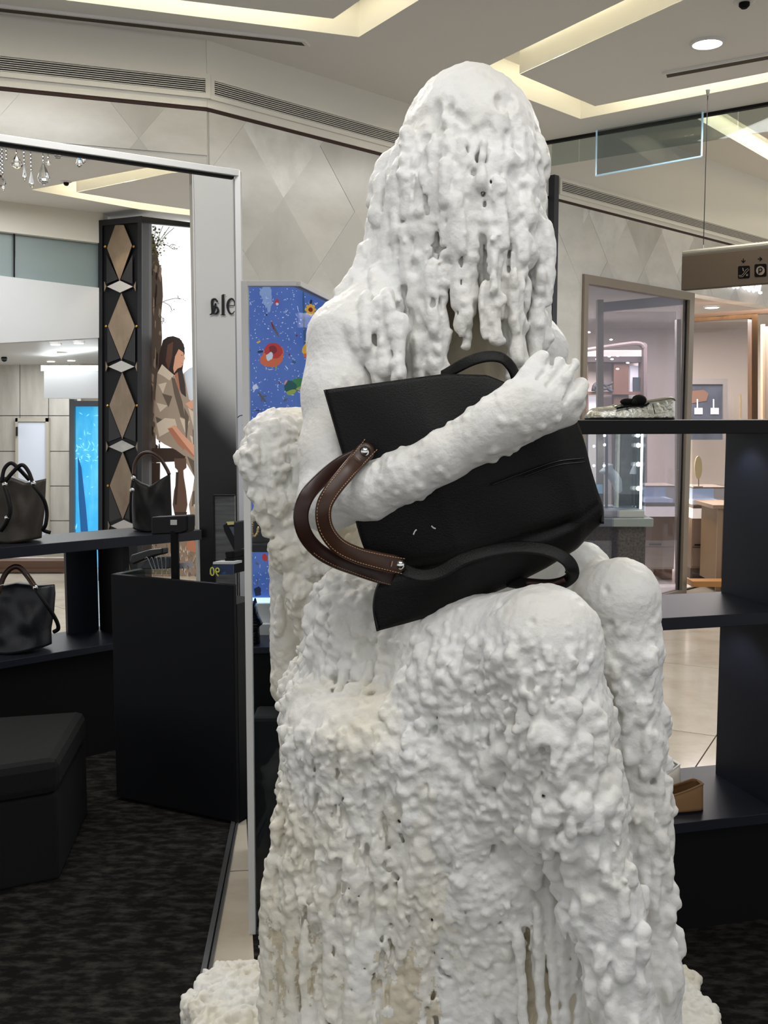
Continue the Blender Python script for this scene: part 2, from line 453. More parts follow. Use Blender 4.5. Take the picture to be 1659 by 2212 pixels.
grille(on_r, s_r(459, 190), s_r(1120, 350), Vp(459, 207, C0, rdir).z, Vp(459, 176, C0, rdir).z, 'white louvred air grille slanting from the wall bend towards the waxed head')
grille(on_r, s_r(1210, 400), s_r(1210, 400) + 3.2, Vp(1210, 414, C0, rdir).z, Vp(1210, 392, C0, rdir).z, 'white louvred air grille on the bulkhead above the jewellery shopfront', 6)
# dark edge post where the shop wall ends
mb = MB(); s_ = s_r(1181); mb.hexa([on_r(s_, 2.98, -.05), on_r(s_ + .05, 2.98, -.05), on_r(s_ + .05, 0, -.05), on_r(s_, 0, -.05), on_r(s_, 2.98, -.005), on_r(s_ + .05, 2.98, -.005), on_r(s_ + .05, 0, -.005), on_r(s_, 0, -.005)])
struct(mb, 'trim_2', pm('dark_grey_metal', (58, 60, 66), .4, .5))

# ------------------------------------------------------------------ ceiling with lit coves
ce = thing('ceiling', (0, 0, CEIL), None, None, kind='structure')
E1 = Zp(1185, 305, CEIL); E2 = Zp(1659, 222, CEIL); ed = (E2 - E1).normalized()
# recess 1 (upper left) and recess 2 (upper right): outer polygon = hole in the ceiling, inner = dropped panel
def seg_int(p, d, q, e):
    t = ((q.x - p.x) * e.y - (q.y - p.y) * e.x) / (d.x * e.y - d.y * e.x); return p + d * t
r2a = Zp(1060, 140, CEIL); r2b = Zp(1350, 0, CEIL); r2c = Zp(1254, 257, CEIL); r2d = Zp(1659, 177, CEIL); r2e = Zp(1150, 218, CEIL)
d1 = (r2b - r2a).normalized(); d2 = (r2c - r2e).normalized(); d3 = (r2d - r2c).normalized()
O_l = seg_int(r2a, d1, r2c, d2); O_far = r2c; O_r = r2c + d3 * 2.2; O_n = O_l + d1 * 3.0; O_nr = O_r + d1 * 3.0
hole2 = [O_l, O_far, O_r, O_nr, O_n]
i_l = Zp(1122, 160, CEIL); i_f = Zp(1285, 229, CEIL); i_r0 = Zp(1659, 156, CEIL); i_n0 = Zp(1475, 0, CEIL)
e1 = (i_n0 - i_l).normalized(); e3 = (i_r0 - i_f).normalized()
pan2 = [i_l, i_f, i_f + e3 * 1.95, i_f + e3 * 1.95 + e1 * 2.6, i_l + e1 * 2.75]
h1a = Zp(140, 0, CEIL); h1b = Zp(775, 80, CEIL); h1c = Zp(905, 0, CEIL)
g1 = (h1a - h1b).normalized(); g2 = (h1c - h1b).normalized()
hole1 = [h1b, h1b + g2 * 2.0, h1b + g2 * 2.0 + g1 * 3.0, h1b + g1 * 3.0]
j_b = Zp(720, 40, CEIL); j_a = Zp(390, 0, CEIL); j_c = Zp(775, 2, CEIL)
k1 = (j_a - j_b).normalized(); k2 = (j_c - j_b).normalized()
pan1 = [j_b, j_b + k2 * 1.5, j_b + k2 * 1.5 + k1 * 2.4, j_b + k1 * 2.4]
# recess 3, seen beyond the left opening
h3 = [Zp(68, 410, CEIL), Zp(300, 452, CEIL), Zp(425, 467, CEIL), Zp(520, 470, CEIL), Zp(560, 340, CEIL), Zp(330, 360, CEIL)]
p3 = [Zp(165, 415, CEIL), Zp(300, 437, CEIL), Zp(420, 454, CEIL), Zp(505, 458, CEIL), Zp(530, 352, CEIL), Zp(360, 375, CEIL)]
TH = .16


def ceiling_sheet(name, outer, holes, z, mat):
    bm = bmesh.new()
    def loop(pts):
        vs = [bm.verts.new((p[0], p[1], 0)) for p in pts]
        return [bm.edges.new((vs[i], vs[(i + 1) % len(vs)])) for i in range(len(vs))]
    es = loop(outer)
    for h in holes: es += loop(h)
    bmesh.ops.triangle_fill(bm, use_beauty=True, use_dissolve=False, edges=es)
    me = bpy.data.meshes.new(name); off = wpos(ce)
    for v in bm.verts: v.co = Vector((v.co.x, v.co.y, z)) - off
    bmesh.ops.recalc_face_normals(bm, faces=bm.faces)
    bm.to_mesh(me); bm.free(); me.materials.append(mat)
    o = bpy.data.objects.new(name, me); COL.objects.link(o); o.parent = ce
    return o
FE = E1 - ed * 1.2; NE = E2 + ed * 6
outer = [(-7, -4), (-7, 11.5), (-.2, 11.5), (FE.x, FE.y), (E1.x, E1.y), (NE.x, NE.y), (NE.x, -4)]
ceiling_sheet('plaster_sheet', outer, [hole1, hole2, h3], CEIL, M['ceil'])
for hole, pan in ((hole1, pan1), (hole2, pan2), (h3, p3)):
    mb = MB(); n = len(hole)
    up = Vector((0, 0, TH))
    for i in range(n):
        a, b = hole[i], hole[(i + 1) % n]
        mb.add([a, b, b + up, a + up], [(0, 1, 2, 3)])
    mb.add([p + up for p in hole], [list(range(n))])
    mb.build('cove_recess', M['trench'], ce)
    mb = MB(); m_ = len(pan)
    mb.add([p + Vector((0, 0, TH - .03)) for p in pan] + [p for p in pan], [(i, (i + 1) % m_, m_ + (i + 1) % m_, m_ + i) for i in range(m_)])
    mb.build('panel_edge', M['trench'], ce)
    mb = MB(); mb.add([p - Vector((0, 0, .001)) for p in pan], [list(range(m_))]); mb.build('dropped_panel', M['ceil'], ce)
    mb = MB(); pc = sum(pan, Vector()) / m_
    for i in range(m_):
        a, b = pan[i], pan[(i + 1) % m_]
        a = a.lerp(pc, .02); b = b.lerp(pc, .02)
        mb.bar(a + Vector((0, 0, TH - .012)), b + Vector((0, 0, TH - .012)), .05, .012)
    mb.build('light_strip', M['led'], ce)
# mall ceiling beyond the baffle line, a step higher, with its own lit cove
MC = 3.45
mo = [(E1.x - ed.x * 1.2, E1.y - ed.y * 1.2), (NE.x, NE.y), (9, NE.y), (9, 13), (0, 13)]
b0 = Zp(1515, 262, MC); b1 = Zp(1659, 345, MC); bd = (b1 - b0).normalized(); bn = Vector((bd.y, -bd.x, 0)) * .2
h4 = [b0 - bd * .2, b0 - bd * .2 + bn, b1 + bd * 2 + bn, b1 + bd * 2]
ceiling_sheet('mall_plaster_sheet', mo, [h4], MC, M['cream'])
mb = MB()
for i in range(4): mb.add([h4[i], h4[(i + 1) % 4], h4[(i + 1) % 4] + Vector((0, 0, .12)), h4[i] + Vector((0, 0, .12))], [(0, 1, 2, 3)])
mb.add([p + Vector((0, 0, .12)) for p in h4], [(0, 1, 2, 3)])
mb.build('mall_cove', M['trench'], ce)
mb = MB(); mb.bar(h4[0] + bn * .5 + Vector((0, 0, .112)), h4[3] + bn * .5 + Vector((0, 0, .112)), .02, .008); mb.build('mall_light_strip', M['led'], ce)
mb = MB(); mb.add([FE, NE, NE + Vector((0, 0, MC - CEIL)), FE + Vector((0, 0, MC - CEIL))], [(0, 1, 2, 3)]); mb.build('ceiling_step', M['cream'], ce)
# dark track along the step, glass smoke baffles below it
mb = MB(); off = Vector((-ed.y, ed.x, 0)) * .03
mb.bar(E1 - ed * .4 + Vector((0, 0, -.008)), E2 + ed * 3 + Vector((0, 0, -.008)), .035, .016); o = mb.build('track_rail', M['dark'])
tag(o, 'long dark ceiling track above the hanging glass panels', 'rail')
mb = MB(); za, zb2 = CEIL - .02, Zp(1200, 357, CEIL).z
q0 = Vp(1197, 357, (E1.x, E1.y), (ed.x, ed.y))
zlow = q0.z
for k, (pa, pb) in enumerate(((1192, 1250), (1252, 1592), (1594, 1900))):
    a = Vp(pa, 300, (E1.x, E1.y), (ed.x, ed.y)); b = Vp(pb, 260, (E1.x, E1.y), (ed.x, ed.y))
    mb = MB(); mb.slab([(a.x, a.y, CEIL - .018), (b.x, b.y, CEIL - .018), (b.x, b.y, zlow), (a.x, a.y, zlow)], .01, (-ed.y, ed.x, 0))
    o = mb.build('smoke_baffle', M['gglass'])
    tag(o, ['short greenish glass baffle below the track, next to the waxed head', 'long greenish glass baffle hanging below the dark ceiling track', 'greenish glass baffle at the right edge, beyond the hanging wire'][k], 'baffle', 'glass baffles under the ceiling track')
hp = thing('hanging_glass_panel', P(1400, 380, 5.7), 'hanging clear glass panel with bright bottom edge below the ceiling track', 'glass panel')
gp0 = (E1.x + ed.y * .06, E1.y - ed.x * .06)
gq = [Vp(1287, 380, gp0, (ed.x, ed.y)), Vp(1515, 338, gp0, (ed.x, ed.y))]
c4 = [Vector((gq[0].x, gq[0].y, CEIL - .004)), Vector((gq[1].x, gq[1].y, CEIL - .004)), gq[1], gq[0]]
MB().slab(c4, .012, (.4, 1, 0)).build('pane', glass('smoky_glass', (218, 223, 226), .05), hp)
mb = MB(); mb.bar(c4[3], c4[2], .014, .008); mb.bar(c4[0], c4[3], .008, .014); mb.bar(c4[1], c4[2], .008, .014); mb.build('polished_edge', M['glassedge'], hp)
# slot diffusers, downlight, smoke detectors
def slot(pts, label, parts_=1):
    o = thing('slot_diffuser', pts[0], label, 'vent', 'slot diffusers in the ceiling')
    MB().slab([p + Vector((0, 0, -.012)) for p in pts], .012, (0, 0, 1)).build('frame', M['ceil'], o)
    c = sum(pts, Vector()) / 4
    inner = [p.lerp(c, .0) for p in pts]
    ax = (pts[1] - pts[0]).normalized(); ay = (pts[3] - pts[0]); w = ay.length; ay.normalize()
    inner = [pts[0] + ax * .02 + ay * w * .22, pts[1] - ax * .02 + ay * w * .22, pts[2] - ax * .02 - ay * w * .22, pts[3] + ax * .02 - ay * w * .22]
    MB().slab([p + Vector((0, 0, -.0135)) for p in inner], .004, (0, 0, 1)).build('slot_opening', pm('slot_brown', (66, 58, 46), .7), o)
    return o
a, b = Zp(-200, -14, CEIL), Zp(658, 84, CEIL); w = (Zp(640, 97, CEIL) - b); w.x = 0; w = Vector((.02, .075, 0))
slot([a, b, b + w, a + w], 'long brown slot diffuser running along the ceiling at upper left')
a, b = Zp(1430, 155, CEIL), Zp(1700, 105, CEIL); w = Vector((.03, .08, 0))
slot([a, b, b + w, a + w], 'short grey slot diffuser near the round downlight')
c = Zp(1528, 91, CEIL)
dl = thing('downlight', c, 'bright round recessed downlight in the right-hand dropped ceiling panel', 'light')
mb = MB(); mb.lathe(c, [(.066, -.012), (.078, -.012), (.08, 0), (.066, 0)], 28, cap=False); mb.build('trim_ring', M['white'], dl, smooth=False)
mb = MB(); mb.lathe(c, [(.0665, -.01), (.0665, -.004)], 28); mb.build('diffuser', M['lamp'], dl)
for k, (px, py, lb) in enumerate(((1608, 2, 'small round smoke detector at the top right corner of the ceiling'), (143, 392, 'small dark smoke detector on the far ceiling beyond the crystals'))):
    c = Zp(px, py, CEIL); sc_ = 1 if k == 0 else .9
    o = thing('smoke_detector', c, lb, 'detector')
    mb = MB(); mb.lathe(c, [(.035 * sc_, -.008), (.045 * sc_, -.004), (.045 * sc_, 0)], 18); mb.build('base', M['white'], o)
    mb = MB(); mb.lathe(c, [(.012 * sc_, -.03), (.022 * sc_, -.02), (.022 * sc_, -.0085)], 14); mb.build('sensor_cap', M['blackm'], o)

# ------------------------------------------------------------------ portal frame and screen frame
pt = P(512, 375, 4.0); ZH = pt.z
hl = Zp(0, 300, ZH); hd = (hl - pt).normalized(); hend = hl + hd * .8
po = thing('opening_frame', (pt.x, pt.y, 0), 'thin white metal portal frame around the left opening, beside the chair back', 'frame')
mb = MB(); c = P(514.5, 400, 4.0)
mb.box((c.x - .011, 3.985, 0), (c.x + .011, 4.02, ZH + .008)); mb.build('upright', M['white'], po, bevel=.002)
mb = MB(); mb.box((c.x - .017, 3.99, 0), (c.x - .0112, 4.012, ZH - .02)); mb.build('inner_bead', M['alu'], po)
mb = MB(); mb.bar(Vector((c.x, 4.0, ZH)), hend, .03, .024); mb.build('header', M['white'], po, bevel=.002)
mb = MB(); mb.bar(Vector((c.x - .02, 4.0, ZH - .0165)), hend + Vector((0, 0, -.0165)), .02, .009); mb.build('header_gasket', M['dark'], po)

SD = 2.79
sa, sb, sc2 = P(523, 613, SD), P(641, 613, SD), P(760, 671, SD)
sb.z = sa.z
sc2 = Zp(742, 663, sa.z)
sdir = (sc2 - sb).normalized(); send = sb + sdir * 1.6
sf = thing('glass_screen', (sa.x, sa.y, 0), 'white framed glass screen with a bent top rail in front of the blue display', 'screen')
mb = MB(); mb.box((sa.x - .002, SD - .012, 0), (sa.x + .0165, SD + .012, sa.z + .007)); mb.build('upright', M['white'], sf, bevel=.0015)
mb = MB(); mb.bar(sa + Vector((.0, 0, 0)), sb, .022, .014); mb.build('top_rail', M['white'], sf, bevel=.0015)
mb = MB(); mb.bar(sb, send, .022, .014); mb.build('top_rail', M['white'], sf, bevel=.0015)
mb = MB(); mb.hexa([Vector((sa.x + .0165, SD - .003, sa.z - .007)), Vector((sb.x, SD - .003, sa.z - .007)), Vector((sb.x, SD - .003, .012)), Vector((sa.x + .0165, SD - .003, .012)),
                    Vector((sa.x + .0165, SD + .003, sa.z - .007)), Vector((sb.x, SD + .003, sa.z - .007)), Vector((sb.x, SD + .003, .012)), Vector((sa.x + .0165, SD + .003, .012))])
mb.build('pane', M['glass'], sf)
mb = MB(); mb.slab([sb + Vector((0, 0, -.007)), send + Vector((0, 0, -.007)), Vector((send.x, send.y, .012)), Vector((sb.x, sb.y, .012))], .006, (.9, -.2, 0)); mb.build('pane', M['glass'], sf)
mb = MB(); mb.bar(Vector((sa.x, SD, .006)), Vector((sb.x, SD, .006)), .02, .012); mb.bar(Vector((sb.x, SD, .006)), Vector((send.x, send.y, .006)), .02, .012); mb.build('floor_channel', M['alu'], sf)

# ------------------------------------------------------------------ blue printed light box behind the screen
PD = 3.28
def em(name, rgb, e=.45): return pm(name, rgb, .6, emit=e)
blue = pm('blue_print', (60, 90, 168), .5, noise=((86, 120, 190), 2.2, (1, 1, 1), .35, .75), emit=.55)
pb0, pb1 = P(531, 900, PD), P(644, 900, PD)
PZ1 = P(580, 618, PD).z; PZ0 = P(580, 1291, PD).z
pbd = Vector((sdir.x, sdir.y, 0)).normalized()
lb = thing('printed_light_box', (pb0.x, PD, 0), 'blue printed light box with floating fruit, flowers and birds behind the glass screen', 'display')
def on_b(px, py): return P(px, py, PD), Vector((0, -1, 0))
pb2 = pb1 + pbd * .9
pb3 = P(770, 690, PD)
mb = MB(); mb.slab([(pb0.x, PD, PZ1), (pb1.x - .003, PD, PZ1), (pb3.x, PD, pb3.z), (pb3.x, PD, PZ0), (pb0.x, PD, PZ0)], .05)
mb.build('panel_face', blue, lb)
cols = dict(white=(206, 216, 232), red=(186, 52, 50), orange=(214, 104, 68), dkred=(128, 34, 40), yel=(226, 176, 60), green=(58, 128, 74), dgreen=(24, 84, 84), lime=(150, 170, 70), grey=(92, 92, 96), dark=(30, 38, 66), cloud=(140, 164, 208), sea=(60, 92, 128), pink=(214, 150, 160))
pmats = {k: em('print_' + k, v, .42) for k, v in cols.items()}
keys = list(pmats)
PR = {'m': MB(), 'n': None}
def motif(name, kind=None):
    if PR['n'] and PR['m'].f: PR['m'].build(PR['n'][0], [pmats[k] for k in keys], lb, kind=PR['n'][1])
    PR['m'] = MB(); PR['n'] = (name, kind)
def blob(px, py, rx, ry, col, rot=0, n=12, wob=0., layer=1, seed=0):
    r_ = random.Random(int(px * 13 + py * 7 + seed)); pts = []
    for k in range(n):
        a = 2 * PI * k / n; f = 1 + wob * r_.uniform(-1, 1)
        x, y = rx * f * math.cos(a), ry * f * math.sin(a)
        p, nn = on_b(px + x * math.cos(rot) - y * math.sin(rot), py + x * math.sin(rot) + y * math.cos(rot))
        pts.append(p + nn * (.0006 * layer))
    PR['m'].add(pts, [list(range(n))], keys.index(col))
rp = random.Random(5)
motif('printed_confetti', 'stuff')
for _ in range(560):
    x, y = rp.uniform(533, 715), rp.uniform(624, 905) if rp.random() < .8 else rp.uniform(1192, 1285)
    if x > 640 and y < 628 + (x - 640) * .55: continue
    blob(x, y, rp.uniform(.7, 1.8) * (3 if rp.random() < .12 else 1), rp.uniform(.5, 1.2), 'white', rp.uniform(0, 3.1), 6, .4)
motif('printed_cloud')
for x, y, a_, b_ in ((577, 640, 9, 26), (583, 655, 5, 18), (568, 632, 8, 12)): blob(x, y, a_, b_, 'cloud', .1, 12, .3)
motif('printed_fruit')
blob(590, 768, 22, 26, 'orange', .5, 16, .06, 2); blob(578, 778, 17, 14, 'orange', .2, 14, .05, 3); blob(591, 758, 20, 17, 'red', .2, 14, .06, 4); blob(590, 755, 9, 9, 'dkred', 0, 12, .15, 5); blob(582, 771, 7, 11, 'white', .5, 10, .25, 6); blob(563, 760, 7, 2.4, 'dark', -.15, 8, .1, 7)
motif('printed_petal')
blob(598, 652, 5, 6, 'red', .4, 9, .2, 2); blob(599, 657, 3, 3, 'white', .4, 8, .2, 3)
motif('printed_bird')
blob(594, 712, 3, 18, 'grey', -.5, 8, .1, 2); blob(589, 703, 2, 10, 'dkred', -.3, 8, .1, 3)
motif('printed_flower')
for k in range(8):
    a = k * PI / 4; blob(671 + 8 * math.cos(a), 669 + 9 * math.sin(a), 4.6, 3.6, 'yel', a, 8, .1, 2)
blob(671, 669, 5, 5, 'dkred', 0, 9, .1, 3)
motif('printed_fruit')
blob(666, 756, 13, 15, 'yel', .2, 14, .1, 2); blob(662, 768, 7, 5, 'orange', .2, 10, .1, 3)
motif('printed_leaf')
blob(640, 833, 24, 14, 'green', -.3, 16, .15, 2); blob(628, 836, 13, 14, 'dgreen', -.4, 12, .15, 3); blob(630, 847, 12, 5, 'lime', -.3, 10, .2, 4); blob(650, 838, 10, 4, 'lime', -.2, 9, .2, 4); blob(651, 843, 7, 2, 'pink', .3, 8, .2, 5)
motif('printed_bird')
blob(566, 858, 2.6, 16, 'grey', -.65, 8, .1, 2); blob(571, 856, 6, 1.6, 'grey', -.1, 8, .1, 3); blob(566, 862, 1.6, 6, 'grey', .2, 8, .1, 3)
motif('printed_specks', 'stuff')
blob(617, 864, 6, 2.4, 'grey', -.6, 8, .2, 2); blob(596, 790, 2, 8, 'lime', -.1, 8, .1, 2); blob(551, 836, 6, 6, 'white', 0, 10, .3, 2); blob(635, 782, 5, 3, 'sea', .4, 9, .2, 2)
for x, y in ((641, 725), (663, 729), (539, 757), (625, 766), (604, 827)): blob(x, y, 2.2, 2.2, 'dkred', 0, 7, .2, 2)
blob(559, 739, 6, 2, 'yel', -.5, 8, .3, 2); blob(618, 827, 3, 6, 'pink', .4, 8, .2, 2); blob(576, 680, 2, 2, 'dark', 0, 7, .2, 2); blob(672, 652, 3, 5, 'dark', .2, 8, .2, 2)
motif('printed_petal')
blob(572, 1204, 6, 8.5, 'red', -.3, 10, .08, 2); motif('printed_specks', 'stuff'); blob(584, 1199, 4.5, 7, 'yel', 0, 10, .1, 2); blob(555, 1217, 4, 3, 'grey', .3, 8, .4, 2); blob(557, 1277, 8, 11, 'dark', .05, 9, .2, 2); blob(556, 1256, 1.2, 10, 'grey', 0, 7, .1, 2); blob(587, 1275, 1.5, 6, 'grey', .5, 7, .2, 2); blob(538, 1232, 3, 4, 'dark', 0, 7, .2, 2)
motif('printed_stem')
blob(657, 700, 2.6, 84, 'sea', -.03, 10, .02, 1)
motif('printed_letter')
for (x, y, w, h) in ((557.5, 886.5, 12, 1.1), (558, 895, 1.1, 9)): blob(x, y, w, h, 'dark', 0, 4, 0, 8)
pts = [on_b(524 + 12 * math.cos(a), 908 + 11 * math.sin(a))[0] + Vector((0, -.006, 0)) for a in [(-2.6 + .26 * k) for k in range(17)]]
motif('printed_letter')
PR['m'].tube(pts, .0016, 6, keys.index('dark'))
motif('end')
mb = MB(); mb.slab([(pb0.x, PD - .01, PZ0), (pb3.x, PD - .01, PZ0), (pb3.x, PD - .01, PZ0 - .014), (pb0.x, PD - .01, PZ0 - .014)], .06)
mb.build('glowing_edge', pm('cool_glow', (190, 225, 255), .4, emit=1.6), lb)
mb = MB(); mb.slab([(pb0.x, PD - .03, PZ0 - .014), (pb1.x + .12, PD - .03, PZ0 - .014), (pb1.x + .12, PD - .03, PZ0 - .075), (pb0.x, PD - .03, PZ0 - .075)], .12)
mb.box((pb0.x, PD - .06, PZ0 - .22), (pb1.x + .14, PD + .1, PZ0 - .075)); mb.build('white_plinth', M['white'], lb)
mb = MB(); mb.box((pb0.x, PD - .03, 0), (pb1.x + .12, PD + .08, PZ0 - .22)); mb.build('base', M['blackm'], lb)

# small black shelf unit between screen and light box
su = thing('display_shelf', P(580, 1400, 3.0).xy.to_3d(), 'small black three-tier display shelf between the glass screen and the blue light box', 'shelf')
X0 = P(541, 1190, 2.98).x; X1 = P(633, 1400, 2.98).x + .16
def shelf_at(py0, py1, depth0=2.98, dd=.17, nm='shelf_board', mat='shelf'):
    z1, z0 = P(580, py0, depth0).z, P(580, py1, depth0).z
    mb = MB(); mb.box((X0, depth0, z0), (X1, depth0 + dd, z1)); mb.build(nm, M[mat], su, bevel=.002); return z1
zs1 = shelf_at(1176, 1193, mat='black'); zs2 = shelf_at(1398, 1412)
mb = MB(); mb.box((X0, 2.99, 0), (X1, 3.14, P(580, 1412, 2.98).z - .0005)); mb.build('cabinet_base', M['blackm'], su)
mb = MB(); px_ = P(621, 1300, 3.0).x; mb.box((px_, 3.0, zs2 + .0005), (px_ + .02, 3.14, zs1 - .03)); mb.build('upright', M['blackm'], su)
# black handbag with chain on the upper shelf
hb = thing('handbag', (P(562, 1165, 3.05).x, 3.05, zs1), 'small black handbag with a gold chain on the upper black shelf', 'handbag', 'handbags on show')
D_ = 3.05; zz = lambda q: q
mb = coons([P(551, 1112, D_), P(572, 1112, D_)], [P(538, 1168, D_), P(586, 1168, D_)], [P(551, 1112, D_), P(543, 1140, D_), P(538, 1168, D_)], [P(572, 1112, D_), P(580, 1140, D_), P(586, 1168, D_)], lambda u, v: math.sin(PI * u) ** .6 * (.25 + .75 * v), .04, 12, 12)
o = mb.build('body', M['bagblack'], hb, smooth=True)
dz = zs1 - min((o.matrix_world @ v.co).z + hb.location.z for v in o.data.vertices)
mb = MB()
path = bez([P(552, 1110, 2.985), P(546, 1125, 2.975), P(544, 1145, 2.97), P(549, 1158, 2.97), P(556, 1150, 2.972), P(558, 1138, 2.975)], 22)
for i in range(0, 22):
    a, b = path[i], path[i + 1]; mb.ball(a.lerp(b, .5), .0042, 6, sc=(.7 if i % 2 else 1.1, .8, 1.2))
mb.build('chain', pm('gold_chain', (200, 170, 120), .25, 1.), hb)
hb.location.z += dz
qb = thing('quilted_bag', (P(552, 1380, 3.04).x, 3.04, zs2), 'black quilted pouch with ruffled side on the lower black shelf', 'handbag', 'handbags on show')
D_ = 3.04
mb = coons([P(541, 1300, D_), P(553, 1296, D_)], [P(537, 1386, D_), P(562, 1386, D_)], [P(541, 1300, D_), P(536, 1340, D_), P(537, 1386, D_)], [P(553, 1296, D_), P(558, 1325, D_), P(568, 1345, D_), P(560, 1352, D_), P(562, 1386, D_)],
           lambda u, v: math.sin(PI * u) ** .5 * (.6 + .4 * abs(math.sin(v * 22))), .035, 12, 40)
o = mb.build('body', pm('black_quilted_nylon', (12, 12, 14), .3), qb, smooth=True)
mb = MB(); mb.tube(bez([P(549, 1300, 3.0), P(551, 1290, 3.0), P(554, 1300, 3.0)], 8), .002, 6); mb.build('pull_cord', M['blackm'], qb)
qb.location.z += zs2 - min((v.co.z + qb.location.z) for v in o.data.vertices)
# low black stool in front of the small shelf
st = thing('stool', (P(580, 1700, 2.5).x, 2.93, 0), 'low black upholstered stool at the foot of the small shelf behind the glass screen', 'stool')
stx0, stx1 = P(543, 1550, 2.84).x, P(660, 1550, 2.84).x
zt_ = P(575, 1550, 2.84).z
def soft_box(mb, lo, hi, r):
    mb.box(lo, hi)
mb = MB(); mb.box((stx0, 2.84, .05), (stx1, 2.965, zt_)); mb.build('cushion', pm('dark_grey_fabric', (20, 21, 22), .9), st, bevel=.012)
mb = MB(); mb.box((stx0 + .01, 2.85, 0), (stx1 - .01, 2.96, .05)); mb.build('plinth', M['blackm'], st)

# ------------------------------------------------------------------ left shelf run with bags
sA, sB = P(-60, 1216, 3.95), P(436, 1165, 4.66)
sA.z = sB.z = P(0, 1210, 4.0).z
sdv = (sB - sA); sdv.z = 0; sdn = Vector((-sdv.y, sdv.x, 0)).normalized()      # towards the back
lu = thing('long_display_shelf', (sA.x, sA.y, 0), 'long black display shelf run with two boards behind the sales counter', 'shelf')
ZU = P(0, 1180, 4.0).z
ZU1 = ZU + .0
def runbox(mb, t0, t1, z0, z1, d0, d1):
    a, b = sA + sdv * t0, sA + sdv * t1
    mb.hexa([(a + sdn * d0).xy.to_3d() + Vector((0, 0, z1)), (b + sdn * d0).xy.to_3d() + Vector((0, 0, z1)), (b + sdn * d0).xy.to_3d() + Vector((0, 0, z0)), (a + sdn * d0).xy.to_3d() + Vector((0, 0, z0)),
             (a + sdn * d1).xy.to_3d() + Vector((0, 0, z1)), (b + sdn * d1).xy.to_3d() + Vector((0, 0, z1)), (b + sdn * d1).xy.to_3d() + Vector((0, 0, z0)), (a + sdn * d1).xy.to_3d() + Vector((0, 0, z0))]); return mb
ZS = sA.z + .045
runbox(MB(), 0, 1, sA.z, ZS, 0, .30).build('upper_board', M['shelf'], lu, bevel=.002)
ZL = P(0, 1445, 4.0).z + .03
runbox(MB(), 0, 1, ZL - .03, ZL, -.02, .34).build('lower_board', M['shelf'], lu, bevel=.002)
runbox(MB(), 0, 1, 0, ZL - .031, .03, .33).build('cabinet_base', M['blackm'], lu)
def t_of(px, d):
    best = min((abs((lambda q: (q.x / q.y) - (px - 829.5) / FPX)(sA + sdv * (k / 400) + sdn * d)), k / 400) for k in range(401)); return best[1]
mb = runbox(MB(), t_of(134, .28), t_of(245, .1) , ZL + .001, sA.z - .001, .27, .29)
mb.build('back_panel', M['shelf'], lu)
mb = runbox(MB(), t_of(245, .1), t_of(245, .1) + .03, ZL + .001, sA.z - .001, .04, .26); mb.build('divider', M['black'], lu)

def rivets(lst, parent, r=.009):
    for p in lst:
        mb = MB(); mb.ball(p, r, 10, sc=(1, .55, 1)); mb.build('rivet', M['chrome'], parent, smooth=True)
def bag(name, label, top, bot, left, right, D_, depth, mat, base_z, handles, bulge=None, loc=None, rv=(), fold=.006, nu=26, nv=22, group='handbags on show'):
    f = lambda L: [P(x, y, D_ + (z if z else 0)) for x, y, z in [(q + (0,))[:3] for q in L]]
    T, B_, L_, R_ = f(top), f(bot), f(left), f(right)
    cx = (B_[0].x + B_[-1].x) / 2
    o = thing(name, (cx, D_, base_z), label, 'handbag', group)
    bulge = bulge or (lambda u, v: math.sin(PI * min(1, max(0, u))) ** .5 * (.25 + .75 * v ** .7))
    bd = coons(T, B_, L_, R_, bulge, depth, nu, nv, fold=fold, seed=int(top[0][0])).build('body', mat, o, smooth=True)
    for nm, pts, w, hm in handles:
        mb = MB(); mb.tube(bez(f(pts), 26), w, 8); mb.build(nm, hm, o, smooth=True)
    rivets(f(rv), o, .011)
    o.location.z += base_z - min(v.co.z + o.location.z for v in bd.data.vertices)
    return o
q = sA + sdv * t_of(40, .15) + sdn * .15
bag('tote_bag', 'taupe brown leather tote with crossed dark straps, leftmost on the upper shelf',
    [(-30, 1062), (10, 1050), (30, 1052), (60, 1064), (100, 1055)], [(-30, 1185), (30, 1190), (90, 1183)], [(-30, 1062), (-30, 1120), (-30, 1185)], [(100, 1055), (98, 1100), (96, 1130), (92, 1160), (90, 1183)], q.y, .085, M['taupe'], ZS,
    [('handle', [(4, 1064, -.09), (10, 1035, -.08), (25, 1022, -.07), (42, 1035, -.07), (64, 1058, -.05)], .008, M['bagblack']),
     ('handle', [(8, 1066, -.09), (30, 1040, -.085), (48, 1026, -.08), (62, 1040, -.08), (72, 1066, -.09)], .008, M['bagblack']),
     ('shoulder_strap', [(72, 1070, -.095), (85, 1085, -.1), (97, 1105, -.09), (102, 1130, -.08), (99, 1155, -.08), (94, 1166, -.07), (110, 1172, -.06)], .008, M['bagblack']),
     ('belt_strap', [(10, 1072, -.1), (18, 1100, -.115), (22, 1125, -.12), (14, 1150, -.12), (2, 1168, -.115)], .01, M['bagblack'])],
    rv=[(11, 1068, -.1), (73, 1066, -.1), (16, 1140, -.125)])
q = sA + sdv * t_of(320, .15) + sdn * .15
